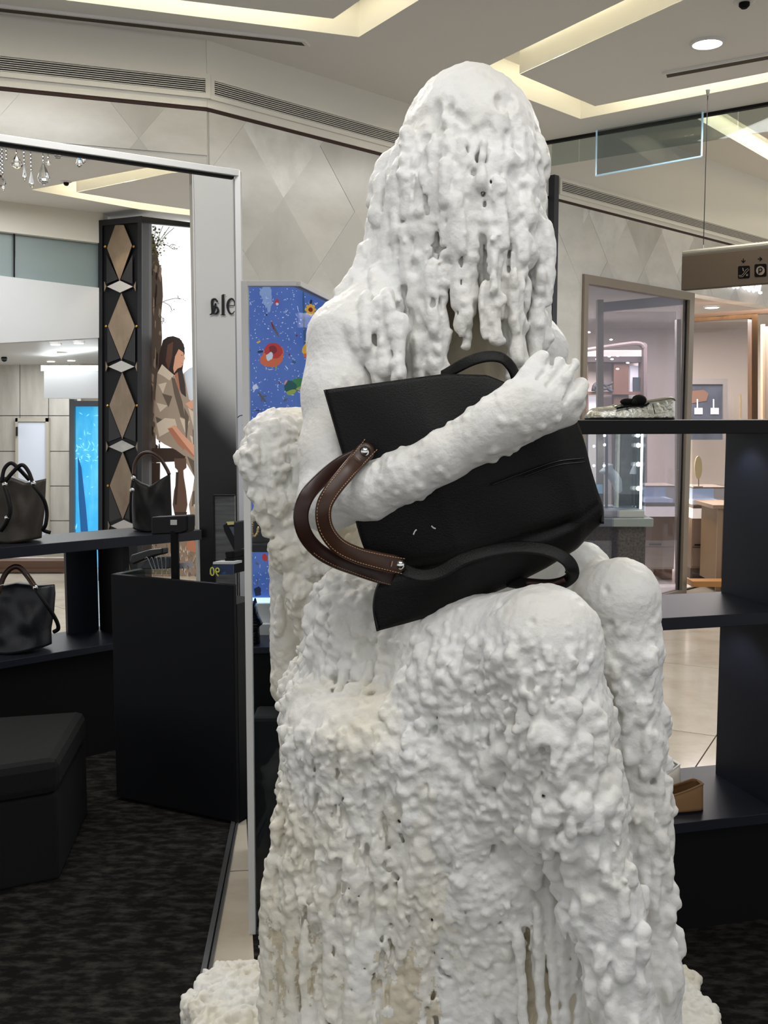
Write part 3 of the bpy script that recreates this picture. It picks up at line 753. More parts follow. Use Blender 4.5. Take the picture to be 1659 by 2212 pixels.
bag('bucket_bag', 'black leather bucket bag with one brown arched handle on the upper shelf behind the till',
    [(288, 1054), (305, 1066), (325, 1073), (345, 1060), (368, 1046)], [(288, 1162), (330, 1168), (372, 1160)], [(288, 1054), (286, 1110), (288, 1162)], [(368, 1046), (370, 1100), (372, 1160)], q.y, .09, M['bagblack'], ZS,
    [('handle', [(289, 1052, -.01), (292, 1025, 0), (305, 1005, 0), (325, 1001, 0), (345, 1012, 0), (360, 1035, 0), (366, 1048, -.01)], .008, M['brown']),
     ('side_strap', [(288, 1058, -.06), (284, 1085, -.07), (282, 1120, -.07), (283, 1150, -.06)], .006, M['bagblack'])], rv=[(289, 1056, -.07), (286, 1082, -.08)], nu=20)
q = sA + sdv * t_of(40, .1) + sdn * .13
bag('tote_bag', 'blue black leather tote with brown arched handle, leftmost on the lower shelf',
    [(-30, 1280), (0, 1283), (38, 1276), (75, 1282), (118, 1280)], [(-30, 1418), (30, 1420), (112, 1408)], [(-30, 1280), (-30, 1350), (-30, 1418)], [(118, 1280), (120, 1300), (117, 1340), (111, 1375), (112, 1408)], q.y, .10, M['navy'], ZL,
    [('handle', [(-4, 1300, -.12), (8, 1265, -.1), (24, 1245, -.09), (42, 1243, -.08), (60, 1262, -.08), (76, 1286, -.11)], .0115, M['brown']),
     ('shoulder_strap', [(77, 1290, -.115), (95, 1315, -.12), (112, 1340, -.11), (124, 1362, -.09), (126, 1376, -.08), (117, 1382, -.07)], .0085, M['bagblack']),
     ('tag_string', [(-2, 1284, -.13), (6, 1281, -.132), (12, 1282, -.13)], .002, M['wthread'])], rv=[(77, 1287, -.125)], fold=.012)

# ------------------------------------------------------------------ sales counter with till equipment
cA, cB = Zp(244, 1738, 0), Zp(511, 1784, 0)
cA.y = max(cA.y, 3.8)
cdv = cB - cA; cdn = Vector((-cdv.y, cdv.x, 0)).normalized()
HC = P(244, 1240, cA.y).z
ct = thing('sales_counter', (cA.x, cA.y, 0), 'matt blue black sales counter block standing on the dark carpet', 'counter')
def cbox(mb, t0, t1, z0, z1, d0, d1, mi=0):
    a, b = cA + cdv * t0, cA + cdv * t1; up = lambda v, z: Vector((v.x, v.y, z))
    return mb.hexa([up(a + cdn * d0, z1), up(b + cdn * d0, z1), up(b + cdn * d0, z0), up(a + cdn * d0, z0), up(a + cdn * d1, z1), up(b + cdn * d1, z1), up(b + cdn * d1, z0), up(a + cdn * d1, z0)], mi)
cbox(MB(), 0, 1, .012, HC, 0, .02).build('front_panel', pm('blue_black_panel', (9, 11, 16), .6, spec=.25), ct, bevel=.003)
cbox(MB(), 0, .05, .012, HC, .021, .16).build('side_panel', M['black'], ct)
cbox(MB(), .05, 1, .012, HC - .07, .021, .16).build('carcass', M['black'], ct)
cbox(MB(), .01, .99, 0, .0118, .02, .15).build('plinth', M['blackm'], ct)
def cpt(px, py, d):
    a = cA + cdn * d; return Vp(px, py, (a.x, a.y), (cdv.x, cdv.y))
TZ = HC - .07
# till display on a pole
o = thing('customer_display', cpt(378, 1238, .06).xy.to_3d() + Vector((0, 0, TZ)), 'black customer display on a pole on the counter, small white sticker', 'display')
a = cpt(378, 1190, .06)
mb = MB(); mb.box((a.x - .014, a.y - .012, TZ), (a.x + .014, a.y + .012, cpt(378, 1145, .06).z)); mb.build('pole', M['blackm'], o, bevel=.003)
mb = MB(); pts = [cpt(326, 1117, .05), cpt(404, 1113, .05), cpt(404, 1148, .05), cpt(390, 1153, .05), cpt(326, 1156, .05)]
mb.slab(pts, .05, cdn); mb.build('screen_housing', M['black'], o, bevel=.006)
mb = MB(); mb.slab([cpt(368, 1123, .048), cpt(382, 1123, .048), cpt(382, 1134, .048), cpt(368, 1134, .048)], .0015, cdn); mb.build('sticker', pm('pale_sticker', (190, 190, 186), .6), o)
# telephone / card reader
o = thing('telephone', cpt(320, 1232, .1).xy.to_3d() + Vector((0, 0, TZ)), 'dark grey desk telephone with handset on the counter, beside the display pole', 'telephone')
zc = lambda v: v
mb = MB(); pts = [cpt(303, 1222, .06), cpt(322, 1206, .06), cpt(366, 1203, .06), cpt(366, 1228, .06), cpt(305, 1230, .06)]
mb.slab(pts, .06, cdn); mb.build('base', pm('grey_plastic', (46, 50, 54), .4), o, bevel=.004)
mb = MB(); mb.slab([cpt(278, 1212, .05), cpt(282, 1199, .05), cpt(322, 1187, .05), cpt(350, 1184, .05), cpt(350, 1198, .05), cpt(330, 1202, .05), cpt(286, 1220, .05)], .04, cdn); mb.build('handset', pm('dark_grey_plastic', (30, 31, 33), .35), o, bevel=.006)
mb = MB()
for k in range(5): mb.tube(bez([cpt(312 + k * 11, 1208 + (k % 2) * 4, .055), cpt(318 + k * 10, 1204, .045), cpt(326 + k * 8, 1222, .05), cpt(330 + k * 7, 1231, .05)], 8), .0018, 5)
mb.build('cables', pm('grey_cable', (130, 132, 134), .5), o)
mb = MB(); zt2 = TZ
mb.slab([cpt(270, 1228, .05), cpt(380, 1228, .05), cpt(380, 1240, .05), cpt(262, 1240, .05)], .012, cdn); ob = mb.build('acrylic_tray', M['gglass'], o)
# card holder and papers
o = thing('card_holder', cpt(402, 1225, .08).xy.to_3d() + Vector((0, 0, TZ)), 'small white card on a stand, on the counter right of the pole', 'card')
mb = MB(); mb.slab([cpt(386, 1217, .08), cpt(416, 1213, .08), cpt(416, 1227, .08), cpt(386, 1229, .08)], .002, cdn); mb.build('card', pm('grey_card', (178, 178, 178), .6), o)
mb = MB(); mb.tube([cpt(394, 1224, .078), cpt(400, 1242, .07)], .0015, 5); mb.tube([cpt(405, 1222, .078), cpt(414, 1242, .07)], .0015, 5); mb.build('wire_leg', M['alu'], o)
o = thing('counter_mat', cpt(480, 1232, .04).xy.to_3d() + Vector((0, 0, TZ)), 'dark blue price mat with yellow figures at the right end of the counter', 'mat')
mb = MB(); fm = [cpt(458, 1222, .02), cpt(504, 1220, .02), cpt(504, 1241, .005), cpt(452, 1241, .005)]
mb.slab(fm, .004, cdn); mb.build('printed_sheet', pm('dark_blue_print', (22, 40, 66), .35, noise=((56, 120, 180), 30, (1, 1, 1), .6, .72)), o)
def label_text(txt, pos, size, mat, parent, name, xax, zax, ext=.0004, mirror=False, shear=0.):
    cu = bpy.data.curves.new(name, 'FONT'); cu.body = txt; cu.size = size; cu.extrude = ext; cu.shear = shear; cu.align_x = 'CENTER'; cu.align_y = 'CENTER'
    cu.materials.append(mat)
    o = bpy.data.objects.new(name, cu); COL.objects.link(o)
    x = Vector(xax).normalized(); z = Vector(zax); z = (z - x * z.dot(x)).normalized(); n_ = x.cross(z)
    if mirror: x = -x
    from mathutils import Matrix
    m_ = Matrix((x, z, x.cross(z) if not mirror else n_)).transposed().to_4x4()
    off = wpos(parent) if parent else Vector()
    m_.translation = Vector(pos) - off
    o.matrix_world = m_
    bpy.context.view_layer.update()
    me = bpy.data.meshes.new_from_object(o.evaluated_get(bpy.context.evaluated_depsgraph_get())); mw = o.matrix_world.copy()
    bpy.data.objects.remove(o); o = bpy.data.objects.new(name, me); COL.objects.link(o)
    o.parent = parent; o.matrix_local = mw
    return o
yt = pm('yellow_print', (214, 206, 60), .5)
label_text('90', cpt(464, 1236, .002), .045, yt, o, 'figures', -cdv, (0, 0, 1))
mb = MB(); mb.slab([cpt(460, 1214, .05), cpt(505, 1214, .05), cpt(505, 1219, .05), cpt(460, 1219, .05)], .05, cdn); 
w_ = thing('paper_tray', cpt(482, 1218, .06).xy.to_3d() + Vector((0, 0, TZ)), 'flat white paper tray lying above the dark blue mat', 'tray')
mb.build('sheet', pm('white_paper', (196, 196, 192), .6), w_)
mb = MB(); mb.slab([cpt(462, 1219.2, .055), cpt(505, 1219.2, .055), cpt(505, 1239, .055), cpt(462, 1239, .055)], .04, cdn); mb.build('support', M['blackm'], w_)
# touch-screen till seen edge-on
o = thing('till_terminal', cpt(500, 1200, .1).xy.to_3d() + Vector((0, 0, TZ)), 'black touch screen till, tilted, with a yellow strip along its top edge', 'till')
mb = MB(); mb.slab([cpt(481, 1135, .09), cpt(489, 1129, .09), cpt(505, 1129, .09), cpt(505, 1190, .09), cpt(484, 1148, .09)], .14, cdn); mb.build('screen', M['black'], o, bevel=.003)
mb = MB(); mb.slab([cpt(495, 1138, .088), cpt(505, 1138, .088), cpt(505, 1158, .088)], .0015, cdn); mb.build('glass', pm('blue_grey_screen', (66, 74, 88), .2), o)
mb = MB(); mb.slab([cpt(489, 1127, .088), cpt(505, 1126.5, .088), cpt(505, 1133, .088), cpt(492, 1134, .088)], .0015, cdn); mb.build('yellow_strip', pm('yellow_strip', (206, 196, 120), .5), o)
mb = MB(); mb.slab([cpt(484, 1192, .08), cpt(505, 1190, .08), cpt(505, 1207, .08), cpt(487, 1207, .08)], .08, cdn); mb.build('stand', M['blackm'], o, bevel=.006)
mb = MB(); mb.slab([cpt(486, 1206, .08), cpt(505, 1206, .08), cpt(505, 1239, .08), cpt(486, 1239, .08)], .08, cdn); mb.build('foot', M['blackm'], o)

# grey side board behind till, white sign panel with letters
SPD = 4.72
sp = thing('sign_panel', P(468, 1200, SPD).xy.to_3d(), 'tall white panel fading to black below, with dark reversed letters', 'sign')
gm = bpy.data.materials.new('painted_reflection'); gm.use_nodes = True; nt = gm.node_tree; b = nt.nodes['Principled BSDF']; b.inputs['Roughness'].default_value = .35  # soft dark reflection on the panel, painted into its base colour
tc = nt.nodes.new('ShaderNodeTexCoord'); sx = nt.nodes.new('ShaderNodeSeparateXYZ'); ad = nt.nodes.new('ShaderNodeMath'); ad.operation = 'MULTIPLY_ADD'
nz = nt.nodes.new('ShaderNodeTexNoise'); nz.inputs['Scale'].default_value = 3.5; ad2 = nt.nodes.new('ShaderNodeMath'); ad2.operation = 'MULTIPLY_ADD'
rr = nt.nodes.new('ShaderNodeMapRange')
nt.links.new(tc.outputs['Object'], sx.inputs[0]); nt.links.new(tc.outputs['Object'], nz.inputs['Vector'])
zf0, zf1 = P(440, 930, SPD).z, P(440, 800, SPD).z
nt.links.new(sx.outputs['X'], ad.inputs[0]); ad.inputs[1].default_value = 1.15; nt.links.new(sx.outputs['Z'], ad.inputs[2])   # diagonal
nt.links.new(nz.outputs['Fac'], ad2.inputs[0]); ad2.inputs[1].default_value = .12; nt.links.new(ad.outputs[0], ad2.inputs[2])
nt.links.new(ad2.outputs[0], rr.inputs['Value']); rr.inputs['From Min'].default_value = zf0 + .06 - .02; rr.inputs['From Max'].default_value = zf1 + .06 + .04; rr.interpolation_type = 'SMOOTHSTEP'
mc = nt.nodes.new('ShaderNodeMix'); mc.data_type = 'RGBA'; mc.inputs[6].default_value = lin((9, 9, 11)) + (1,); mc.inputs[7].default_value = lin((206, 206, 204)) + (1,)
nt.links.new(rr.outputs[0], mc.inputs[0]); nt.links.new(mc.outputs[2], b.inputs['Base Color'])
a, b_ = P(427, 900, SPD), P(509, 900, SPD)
mb = MB(); mb.box((a.x, SPD, 0), (b_.x, SPD + .04, P(468, 362, SPD).z)); mb.build('panel_face', gm, sp)
mb = MB(); mb.box((a.x - .006, SPD - .006, 0), (a.x - .0005, SPD + .04, P(468, 362, SPD).z)); mb.build('edge_profile', M['white'], sp)
lt = pm('dark_letter', (20, 20, 24), .4)
def glyph(strokes, name):
    mb = MB()
    for pts, w in strokes:
        pp = bez([P(x, y, SPD - .008) for x, y in pts], 18) if len(pts) > 2 else [P(x, y, SPD - .008) for x, y in pts]
        n_ = len(pp); ws = w if isinstance(w, list) else [w, w]
        rs = [.5 * SPD / FPX * polyline([(q, 0, 0) for q in ws], i / (n_ - 1)).x if len(set(ws)) > 1 else .5 * SPD / FPX * ws[0] for i in range(n_)]
        mb.tube(pp, rs, 8)
    mb.build(name, lt, sp)
glyph([([(493, 660), (507, 660)], 2), ([(507, 661), (506, 650), (500, 645), (494, 650), (491.5, 662), (495, 674), (501, 678), (507, 672)][::-1], [1.5, 3.5, 6, 4, 2.5, 2.5, 3, 2])], 'letter')
glyph([([(481.5, 637), (481.5, 679)], 6), ([(476, 680), (487, 680)], 1.6), ([(481, 636), (487, 637)], 1.6)], 'letter')
glyph([([(466, 655), (464, 664), (460, 678)], [4, 5, 5]), ([(470, 652), (465, 646), (459, 648), (458, 660), (458, 676), (453, 680)], [4, 3, 4, 6, 6, 2]), ([(458, 660), (468, 663), (471, 671), (466, 678), (459, 673)], [2, 3, 5, 4, 2])], 'letter')
gp = thing('side_board', P(490, 1160, 4.4).xy.to_3d(), 'grey wood-grain side board behind the till terminal', 'board')
mb = MB(); x0, x1 = P(464, 1100, 4.4).x, P(507, 1100, 4.4).x; mb.box((x0, 4.4, 0), (x1, 4.43, P(480, 1072, 4.4).z))
mb.build('panel', pm('grey_woodgrain', (70, 71, 72), .5, noise=((112, 112, 112), 6, (.6, 1, 9), .35, .7)), gp)
mb = MB(); z_ = P(480, 1072, 4.4).z; mb.box((x0 - .006, 4.394, 0), (x0 - .0005, 4.43, z_ + .006)); mb.box((x0, 4.394, z_ + .0005), (x1, 4.43, z_ + .006)); mb.build('edge_profile', M['dark'], gp)
# ottoman bottom left
ot = thing('ottoman', (-1.25, 2.9, 0), 'large black upholstered ottoman on the carpet at the left edge', 'ottoman')
oz = .42
q1 = Zp(130, 1640, oz); q0_ = Zp(128, 1905, 0)
c1 = Zp(131, 1900, 0)
def ottoman(z0, z1, inset, nm, mat, bv):
    front = Vector((c1.x - inset, c1.y + inset, 0)); dv = Vector((-.88, -.47, 0)); bk = Vector((-.47, .88, 0)); bk = Vector((-.12, .99, 0))
    a = front; b = front + dv * 1.1; c = b + bk * .8; d = a + bk * .55
    mb = MB(); mb.hexa([b + Vector((0, 0, z1)), a + Vector((0, 0, z1)), a + Vector((0, 0, z0)), b + Vector((0, 0, z0)), c + Vector((0, 0, z1)), d + Vector((0, 0, z1)), d + Vector((0, 0, z0)), c + Vector((0, 0, z0))])
    mb.build(nm, mat, ot, bevel=bv)
hz = P(131, 1640, c1.y).z
fab = pm('black_wool', (13, 14, 15), .95, bump=(300, .4, (1, 1, 1)))
ottoman(.0, hz - .115, .006, 'base', fab, .008); ottoman(hz - .113, hz, 0, 'cushion', fab, .028)

# ------------------------------------------------------------------ corridor seen through the left opening
def quad(px0, py0, px1, py1, Y, Y1=None):
    Y1 = Y if Y1 is None else Y1
    return [P(px0, py0, Y), P(px1, py0, Y1), P(px1, py1, Y1), P(px0, py1, Y)]
wf = thing('wall_back', P(100, 1100, 9.3).xy.to_3d(), None, None, kind='structure')
zt = CEIL
a, b = P(-60, 492, 8.35), P(224, 526, 9.0)
mb = MB(); mb.slab([(a.x, a.y, zt), (b.x, b.y, zt), (b.x, b.y, b.z), (a.x, a.y, a.z)], .15); mb.build('bulkhead', M['cream'], wf)
fa = [P(-60, 588, 8.35), P(224, 623, 9.0), P(224, 729, 9.0), P(-60, 744, 8.35)]
mb = MB(); mb.slab(fa, .2); mb.build('fascia', pm('pale_grey_paint', (196, 198, 200), .7), wf)
ip = [P(-60, 744, 8.36), P(224, 729, 9.01), P(224, 788, 11.5), P(-60, 790, 11.5)]
mb = MB(); mb.slab(ip, .02, (0, 0, 1)); mb.build('inner_ceiling', M['white'], wf)
stone = pm('veined_grey_stone', (196, 190, 180), .4, noise=((160, 152, 142), 2.2, (3, 1, .5), .35, .75))
bx = [-60, 43, 105, 150, 175]; by = [786, 898, 975, 1050, 1125, 1260]
for i in range(4):
    for j in range(5):
        if j == 4 and False: continue
        g = .8
        mb = MB(); mb.slab(quad(bx[i] + g, by[j] + g, bx[i + 1] - g, by[j + 1] - g, 11.4), .04); mb.build('stone_panel', stone, wf)
mb = MB(); mb.slab(quad(-80, 770, 240, 1260, 11.45), .1); mb.build('stone_backing', M['grout'], wf)
mb = MB(); mb.slab(quad(-60, 1212, 140, 1229, 9.4), .2); mb.slab(quad(-60, 1229, 140, 1236, 9.38), .2); mb.build('brown_kick_board', pm('brown_stone_step', (92, 66, 50), .5), wf)
sg = thing('glass_smoke_screen', P(100, 590, 8.6), 'greenish glass smoke screen under the far corridor bulkhead', 'glass panel')
e1_, e2_, e3_, e4_ = P(-60, 486, 8.42), P(224, 526, 9.07), P(224, 623, 9.07), P(-60, 588, 8.42)
t1 = (28 + 60) / 284
for u0, u1 in ((0, t1 - .004), (t1 + .002, 1)):
    mb = MB(); mb.slab([e1_.lerp(e2_, u0), e1_.lerp(e2_, u1), e4_.lerp(e3_, u1), e4_.lerp(e3_, u0)], .012); mb.build('pane', pm('frosted_green_glass', (132, 146, 146), .3), sg)
mb = MB(); mb.slab([e1_.lerp(e2_, t1 - .003), e1_.lerp(e2_, t1 + .001), e4_.lerp(e3_, t1 + .001), e4_.lerp(e3_, t1 - .003)], .03, (0, -1, 0)); mb.build('joint_profile', M['dark'], sg)
dr = thing('door_1', P(68, 1165, 11.35), None, None, kind='structure')
mb = MB(); mb.slab(quad(38, 912, 98, 1200, 11.36), .03); mb.build('leaf', pm('white_door', (214, 218, 228), .5), dr)
mb = MB()
for qd in ((33, 903, 38, 1200), (98, 903, 105, 1200), (33, 903, 105, 911)): mb.slab(quad(*qd, 11.34), .05)
mb.build('frame', pm('beige_frame', (176, 168, 152), .5), dr)
mb = MB(); mb.slab(quad(34, 922, 36.5, 942, 11.3), .03); mb.build('hinge', M['dark'], dr)
wb = thing('light_sign_box', P(155, 860, 9.6), 'blank white box sign hanging over the blue lit window', 'sign')
mb = MB(); mb.slab(quad(95, 802, 222, 860, 9.6), .3); mb.build('box', pm('white_sign', (214, 216, 218), .5, emit=.12), wb)
mb = MB(); mb.slab(quad(88, 789, 222, 801.5, 9.7), .3); mb.build('top_panel', pm('grey_sign_top', (186, 188, 188), .6), wb)
wn = thing('blue_window_display', P(190, 1165, 9.8), 'glowing blue shop window display beyond the black column', 'display')
mb = MB(); mb.slab(quad(160, 878, 230, 1262, 9.8), .05)
mb.build('lit_print', pm('blue_lit_print', (56, 168, 226), .5, noise=((120, 214, 240), 3, (1, 1, .35), .45, .75), emit=.75), wn)
mb = MB(); mb.slab(quad(150, 862, 160, 1262, 9.75), .1); mb.slab(quad(160, 866, 230, 878, 9.75), .1); mb.build('frame', pm('grey_metal_frame', (104, 108, 112), .4, .4), wn)
prn2 = MB(); r_ = random.Random(9)
for k in range(46):
    x, y = r_.uniform(164, 212), r_.uniform(955, 1000) if k < 30 else r_.uniform(890, 1150)
    a = r_.uniform(0, 3.1); l, w = r_.uniform(3, 8), r_.uniform(.5, 1.4); ca, sa_ = math.cos(a), math.sin(a)
    prn2.add([P(x + l * ca, y + l * sa_, 9.796), P(x - w * sa_, y + w * ca, 9.796), P(x - l * ca, y - l * sa_, 9.796), P(x + w * sa_, y - w * ca, 9.796)], [(0, 1, 2, 3)])
prn2.build('printed_fronds', pm('pale_blue_print', (150, 222, 246), .5, emit=.8), wn)
prn2 = MB(); prn2.add([P(168, 985, 9.795), P(176, 1010, 9.795), P(186, 1100, 9.795), P(192, 1170, 9.795), P(176, 1172, 9.795), P(170, 1080, 9.795)], [list(range(6))])
prn2.build('printed_shadow', pm('deep_blue_print', (30, 92, 150), .5, emit=.5), wn)
for k, (px, py, lb_) in enumerate(((25, 773, 'small round corridor downlight at the left edge, near the dark dome camera'), (120, 742, 'brightest corridor downlight, in the front row, left of the two'), (170, 739, 'front row corridor downlight closest to the black lozenge column'), (135, 762, 'corridor downlight alone in the middle row'), (110, 779, 'rear corridor downlight above the blank white sign box, left of the pair'), (154, 777, 'rear corridor downlight above the blank white sign box, right of the pair'))):
    Y = 8.36 + (py - 742) / 46 * 3.0
    c = P(px, py + .5, max(8.5, Y))
    o = thing('corridor_downlight', c, lb_, 'light', 'corridor downlights')
    mb = MB(); mb.lathe(c, [(.035, -.012), (.04, -.006), (.03, 0)], 14); mb.build('diffuser', M['lampw'], o)
    mb = MB(); mb.lathe(c, [(.041, -.006), (.05, -.004), (.05, .012)], 14, cap=False); mb.build('trim_ring', M['white'], o)
o = thing('security_camera', P(9, 775, 10), 'tiny dark dome camera on the corridor ceiling', 'camera')
c = P(9, 775, 10); mb = MB(); mb.ball(c, .03, 10); mb.build('dome', M['blackm'], o); mb = MB(); mb.lathe((c.x, c.y, c.z + .02), [(.04, 0), (.04, .015)], 12); mb.build('base', M['white'], o)

# black column with inlaid lozenges
CY = 9.0
cl_ = thing('lozenge_column', P(262, 1180, CY).xy.to_3d(), 'black corner column inlaid with brown and white stone lozenges', 'column')
def cq(px0, py0, px1, py1, Y, dth=.04): mb = MB(); mb.slab(quad(px0, py0, px1, py1, Y), dth); return mb
cz = lambda py: py
mb = MB(); mb.slab([P(212, 482, CY), P(306, 469, CY - .25), P(306, 1262, CY - .25), P(212, 1262, CY)], .3); mb.build('core', M['black'], cl_)
mb = MB(); mb.slab([P(212, 480, CY - .02), P(221, 479, CY - .045), P(221, 1262, CY - .045), P(212, 1262, CY - .02)], .03); mb.slab([P(297, 469, CY - .26), P(306, 468, CY - .29), P(306, 1262, CY - .29), P(297, 1262, CY - .26)], .05); mb.slab([P(212, 476, CY - .02), P(306, 466, CY - .29), P(306, 480, CY - .29), P(212, 488, CY - .02)], .02)
mb.build('steel_frame', pm('black_steel', (15, 16, 21), .5), cl_)
mb = MB(); mb.slab([P(306, 468, CY - .28), P(322, 474, CY - .1), P(322, 1262, CY - .1), P(306, 1262, CY - .28)], .1, (0, 1, 0)); mb.build('corner_post', pm('black_corner', (12, 13, 17), .5), cl_)
mb = MB(); mb.slab([P(306, 467, CY - .29), P(440, 484, CY + .35), P(440, 493, CY + .35), P(306, 480, CY - .29)], .05); mb.build('head_beam', M['black'], cl_)
bst = pm('brown_marble', (104, 88, 72), .3, noise=((136, 120, 100), 5, (1, 1, .5), .35, .75)); wst = pm('white_marble', (168, 166, 162), .3, noise=((120, 118, 116), 4, (1, 1, 1), .5, .8))
dkp = pm('dark_slate', (30, 30, 31), .5)
def onc(px, py, off=.012):
    ca_, cb_ = P(212, 900, CY), P(306, 900, CY - .25); q = Vp(px, py, (ca_.x, ca_.y), (cb_.x - ca_.x, cb_.y - ca_.y)); return P(px, py, q.y - off - .012)
loz = [(486, 607, 258, 550, 27), (633, 778, 262, 705, 29), (804, 948, 264, 876, 28), (976, 1122, 265, 1049, 28)]
small = [(606, 632, 259, 619), (779, 804, 262, 792), (951, 977, 263, 965), (1123, 1148, 267, 1136)]
for k, (t, bt, cx, my, hw) in enumerate(loz):
    mb = MB()
    pts = [onc(cx, t), onc(cx + hw, my), onc(cx, bt), onc(cx - hw, my)] if k else [onc(cx - 9, t), onc(cx + 9, t), onc(cx + hw, 530), onc(cx, bt), onc(cx - hw, 536)]
    mb.slab(pts, .02); mb.build('stone_lozenge', bst, cl_)
for t, bt, cx, my in small:
    mb = MB(); mb.slab([onc(cx, t), onc(cx + 28, my), onc(cx, bt), onc(cx - 28, my)], .02); mb.build('white_lozenge', wst, cl_)
    for s in (-1, 1):
        mb = MB(); mb.slab([onc(cx + s * 34, my - 11), onc(cx + s * 29.5, my), onc(cx + s * 34, my + 11)], .02); mb.build('edge_piece', bst, cl_)
for k, (t, bt, cx, my, hw) in enumerate(loz):
    yy = my if k else 533
    for s in (-1, 1):
        mb = MB(); mb.ball(onc(cx + s * (hw + 4), yy, .02), .012, 8); mb.build('brass_stud', pm('brass', (190, 150, 80), .3, 1.), cl_)
for ya, yb in ((1149, 1250),):
    mb = MB(); mb.slab([onc(267, ya), onc(285, yb), onc(250, yb)], .02); mb.build('stone_lozenge', bst, cl_)
for t, bt, cx, my, hw in loz:
    for s in (-1, 1):
        mb = MB(); mb.slab([onc(cx + s * 3, bt - 4, .004), onc(cx + s * (hw + 1), my, .004), onc(cx + s * (hw + 1), bt + 6, .004)], .01); mb.build('slate_piece', dkp, cl_)
pl = spot('column_spot', (P(255, 492, CY - .45)), tuple(P(262, 700, CY - .1)), 6, 70, .03, (1, .86, .62))

# lit fashion poster
PY = 9.35
fp = thing('fashion_poster', P(380, 1230, PY).xy.to_3d(), 'bright lit poster of a seated person in a trench coat by a mossy tree trunk', 'poster')
mb = MB(); mb.slab(quad(320, 484, 442, 1262, PY), .08); mb.build('lit_panel', pm('white_lit_print', (246, 248, 250), .5, emit=.85), fp)
PC = dict(bark=(84, 72, 62), barkl=(134, 118, 102), barkd=(44, 36, 32), moss=(104, 106, 66), twig=(58, 54, 44), hair=(42, 30, 26), hairl=(84, 54, 42), skin=(198, 146, 120), skind=(160, 104, 80), coat=(148, 132, 116), coatl=(190, 176, 158), coatd=(92, 80, 70), coatdd=(56, 48, 44), hill=(196, 206, 216), wood=(88, 66, 54), woodd=(54, 40, 34), field=(128, 110, 94), grassl=(206, 192, 172), white=(246, 248, 250))
pk = list(PC); pmt = [pm('poster_' + k, v, .5, emit=.45 if k != 'white' else .85) for k, v in PC.items()]
pr = MB(); lay = [0]
def pol(pts, col):
    lay[0] += 1
    pp = [P(min(x, 441), y, PY - .0004 * lay[0]) for x, y in pts]
    pr.add(pp, [list(range(len(pp)))], pk.index(col))
def line(pts, w, col):
    pts = [Vector((x, y, 0)) for x, y in pts]; pts = bez(pts, 14) if len(pts) > 2 else pts
    L_, R_ = [], []
    for i, p in enumerate(pts):
        t = (pts[min(i + 1, len(pts) - 1)] - pts[max(i - 1, 0)]).normalized(); n_ = Vector((-t.y, t.x, 0)) * w / 2
        L_.append((p + n_)[:2]); R_.append((p - n_)[:2])
    pol(L_ + R_[::-1], col)
pol([(392, 810), (410, 795), (428, 790), (441, 792), (441, 870), (392, 880)], 'hill')
trunk = [(320, 486), (334, 520), (342, 560), (350, 600), (352, 640), (348, 680), (350, 730), (345, 790), (340, 850), (336, 930), (338, 1010), (334, 1100), (330, 1200), (320, 1230)]
pol(trunk, 'bark')
rt = random.Random(4)
for k in range(60):
    y = rt.uniform(560, 1150); x = rt.uniform(322, 346); h = rt.uniform(10, 44); w = rt.uniform(1.5, 5)
    pol([(x, y), (x + w, y + h * .2), (x + w * .6, y + h), (x - w * .4, y + h * .7)], rt.choice(['barkl', 'barkd', 'barkl', 'barkd', 'bark']))
for k in range(150):
    y = rt.gauss(520, 26); x = 320 + abs(rt.gauss(0, 16)) + (6 if 525 < y < 560 else 0); s = rt.uniform(1.2, 4)
    if y < 487: continue
    pol([(x, y), (x + s, y + s * .4), (x + s * .3, y + s * 1.3), (x - s * .6, y + s * .5)], rt.choice(['moss', 'twig', 'moss', 'barkd']))
for pts in ([(330, 540), (348, 515), (366, 490)], [(335, 545), (355, 512), (376, 492)], [(344, 524), (362, 530), (374, 538), (384, 536)], [(338, 530), (345, 505), (352, 488)], [(326, 668), (352, 652), (376, 645), (392, 646)], [(352, 652), (366, 660), (372, 672)], [(330, 520), (336, 500), (334, 487)], [(365, 533), (372, 528), (380, 530)], [(345, 680), (352, 690), (350, 700)]):
    line(pts, 1.1, 'twig')
for k in range(26):
    x, y = rt.choice([(384, 536), (374, 536), (390, 645), (372, 668), (380, 644), (352, 694)]); x += rt.gauss(0, 5); y += rt.gauss(0, 4); pol([(x, y), (x + 2.2, y + .8), (x + 1, y + 3)], 'twig')
# seated figure: hair, face, coat, arm, trousers; then the turned bench leg and the field
pol([(345, 960), (352, 930), (360, 925), (376, 958), (376, 985), (348, 985)], 'white')
pol([(320, 968), (400, 968), (402, 985), (398, 996), (320, 1000)], 'woodd')
pol([(318, 1000), (346, 1000), (344, 1180), (318, 1190)], 'woodd')
pol([(352, 735), (362, 728), (374, 726), (388, 731), (397, 744), (399, 762), (396, 785), (393, 806), (380, 812), (366, 806), (352, 815), (342, 798), (344, 765)], 'hair')
pol([(382, 748), (395, 752), (397, 766), (400, 775), (396, 779), (396, 786), (392, 793), (384, 796), (376, 806), (373, 790), (377, 768)], 'skin')
pol([(352, 735), (374, 727), (392, 735), (399, 752), (397, 762), (386, 754), (378, 770), (374, 796), (368, 815), (348, 812), (346, 770)], 'hair')
pol([(362, 745), (374, 738), (372, 770), (364, 800), (358, 780)], 'hairl')
line([(391, 767), (394, 768)], 1.2, 'hair'); line([(392, 785), (396, 785.5)], 1.2, 'skind')
pol([(340, 806), (350, 788), (362, 798), (378, 812), (398, 808), (402, 830), (408, 862), (420, 875), (441, 910), (441, 985), (398, 985), (380, 972), (356, 960), (338, 948), (334, 900), (336, 850)], 'coat')
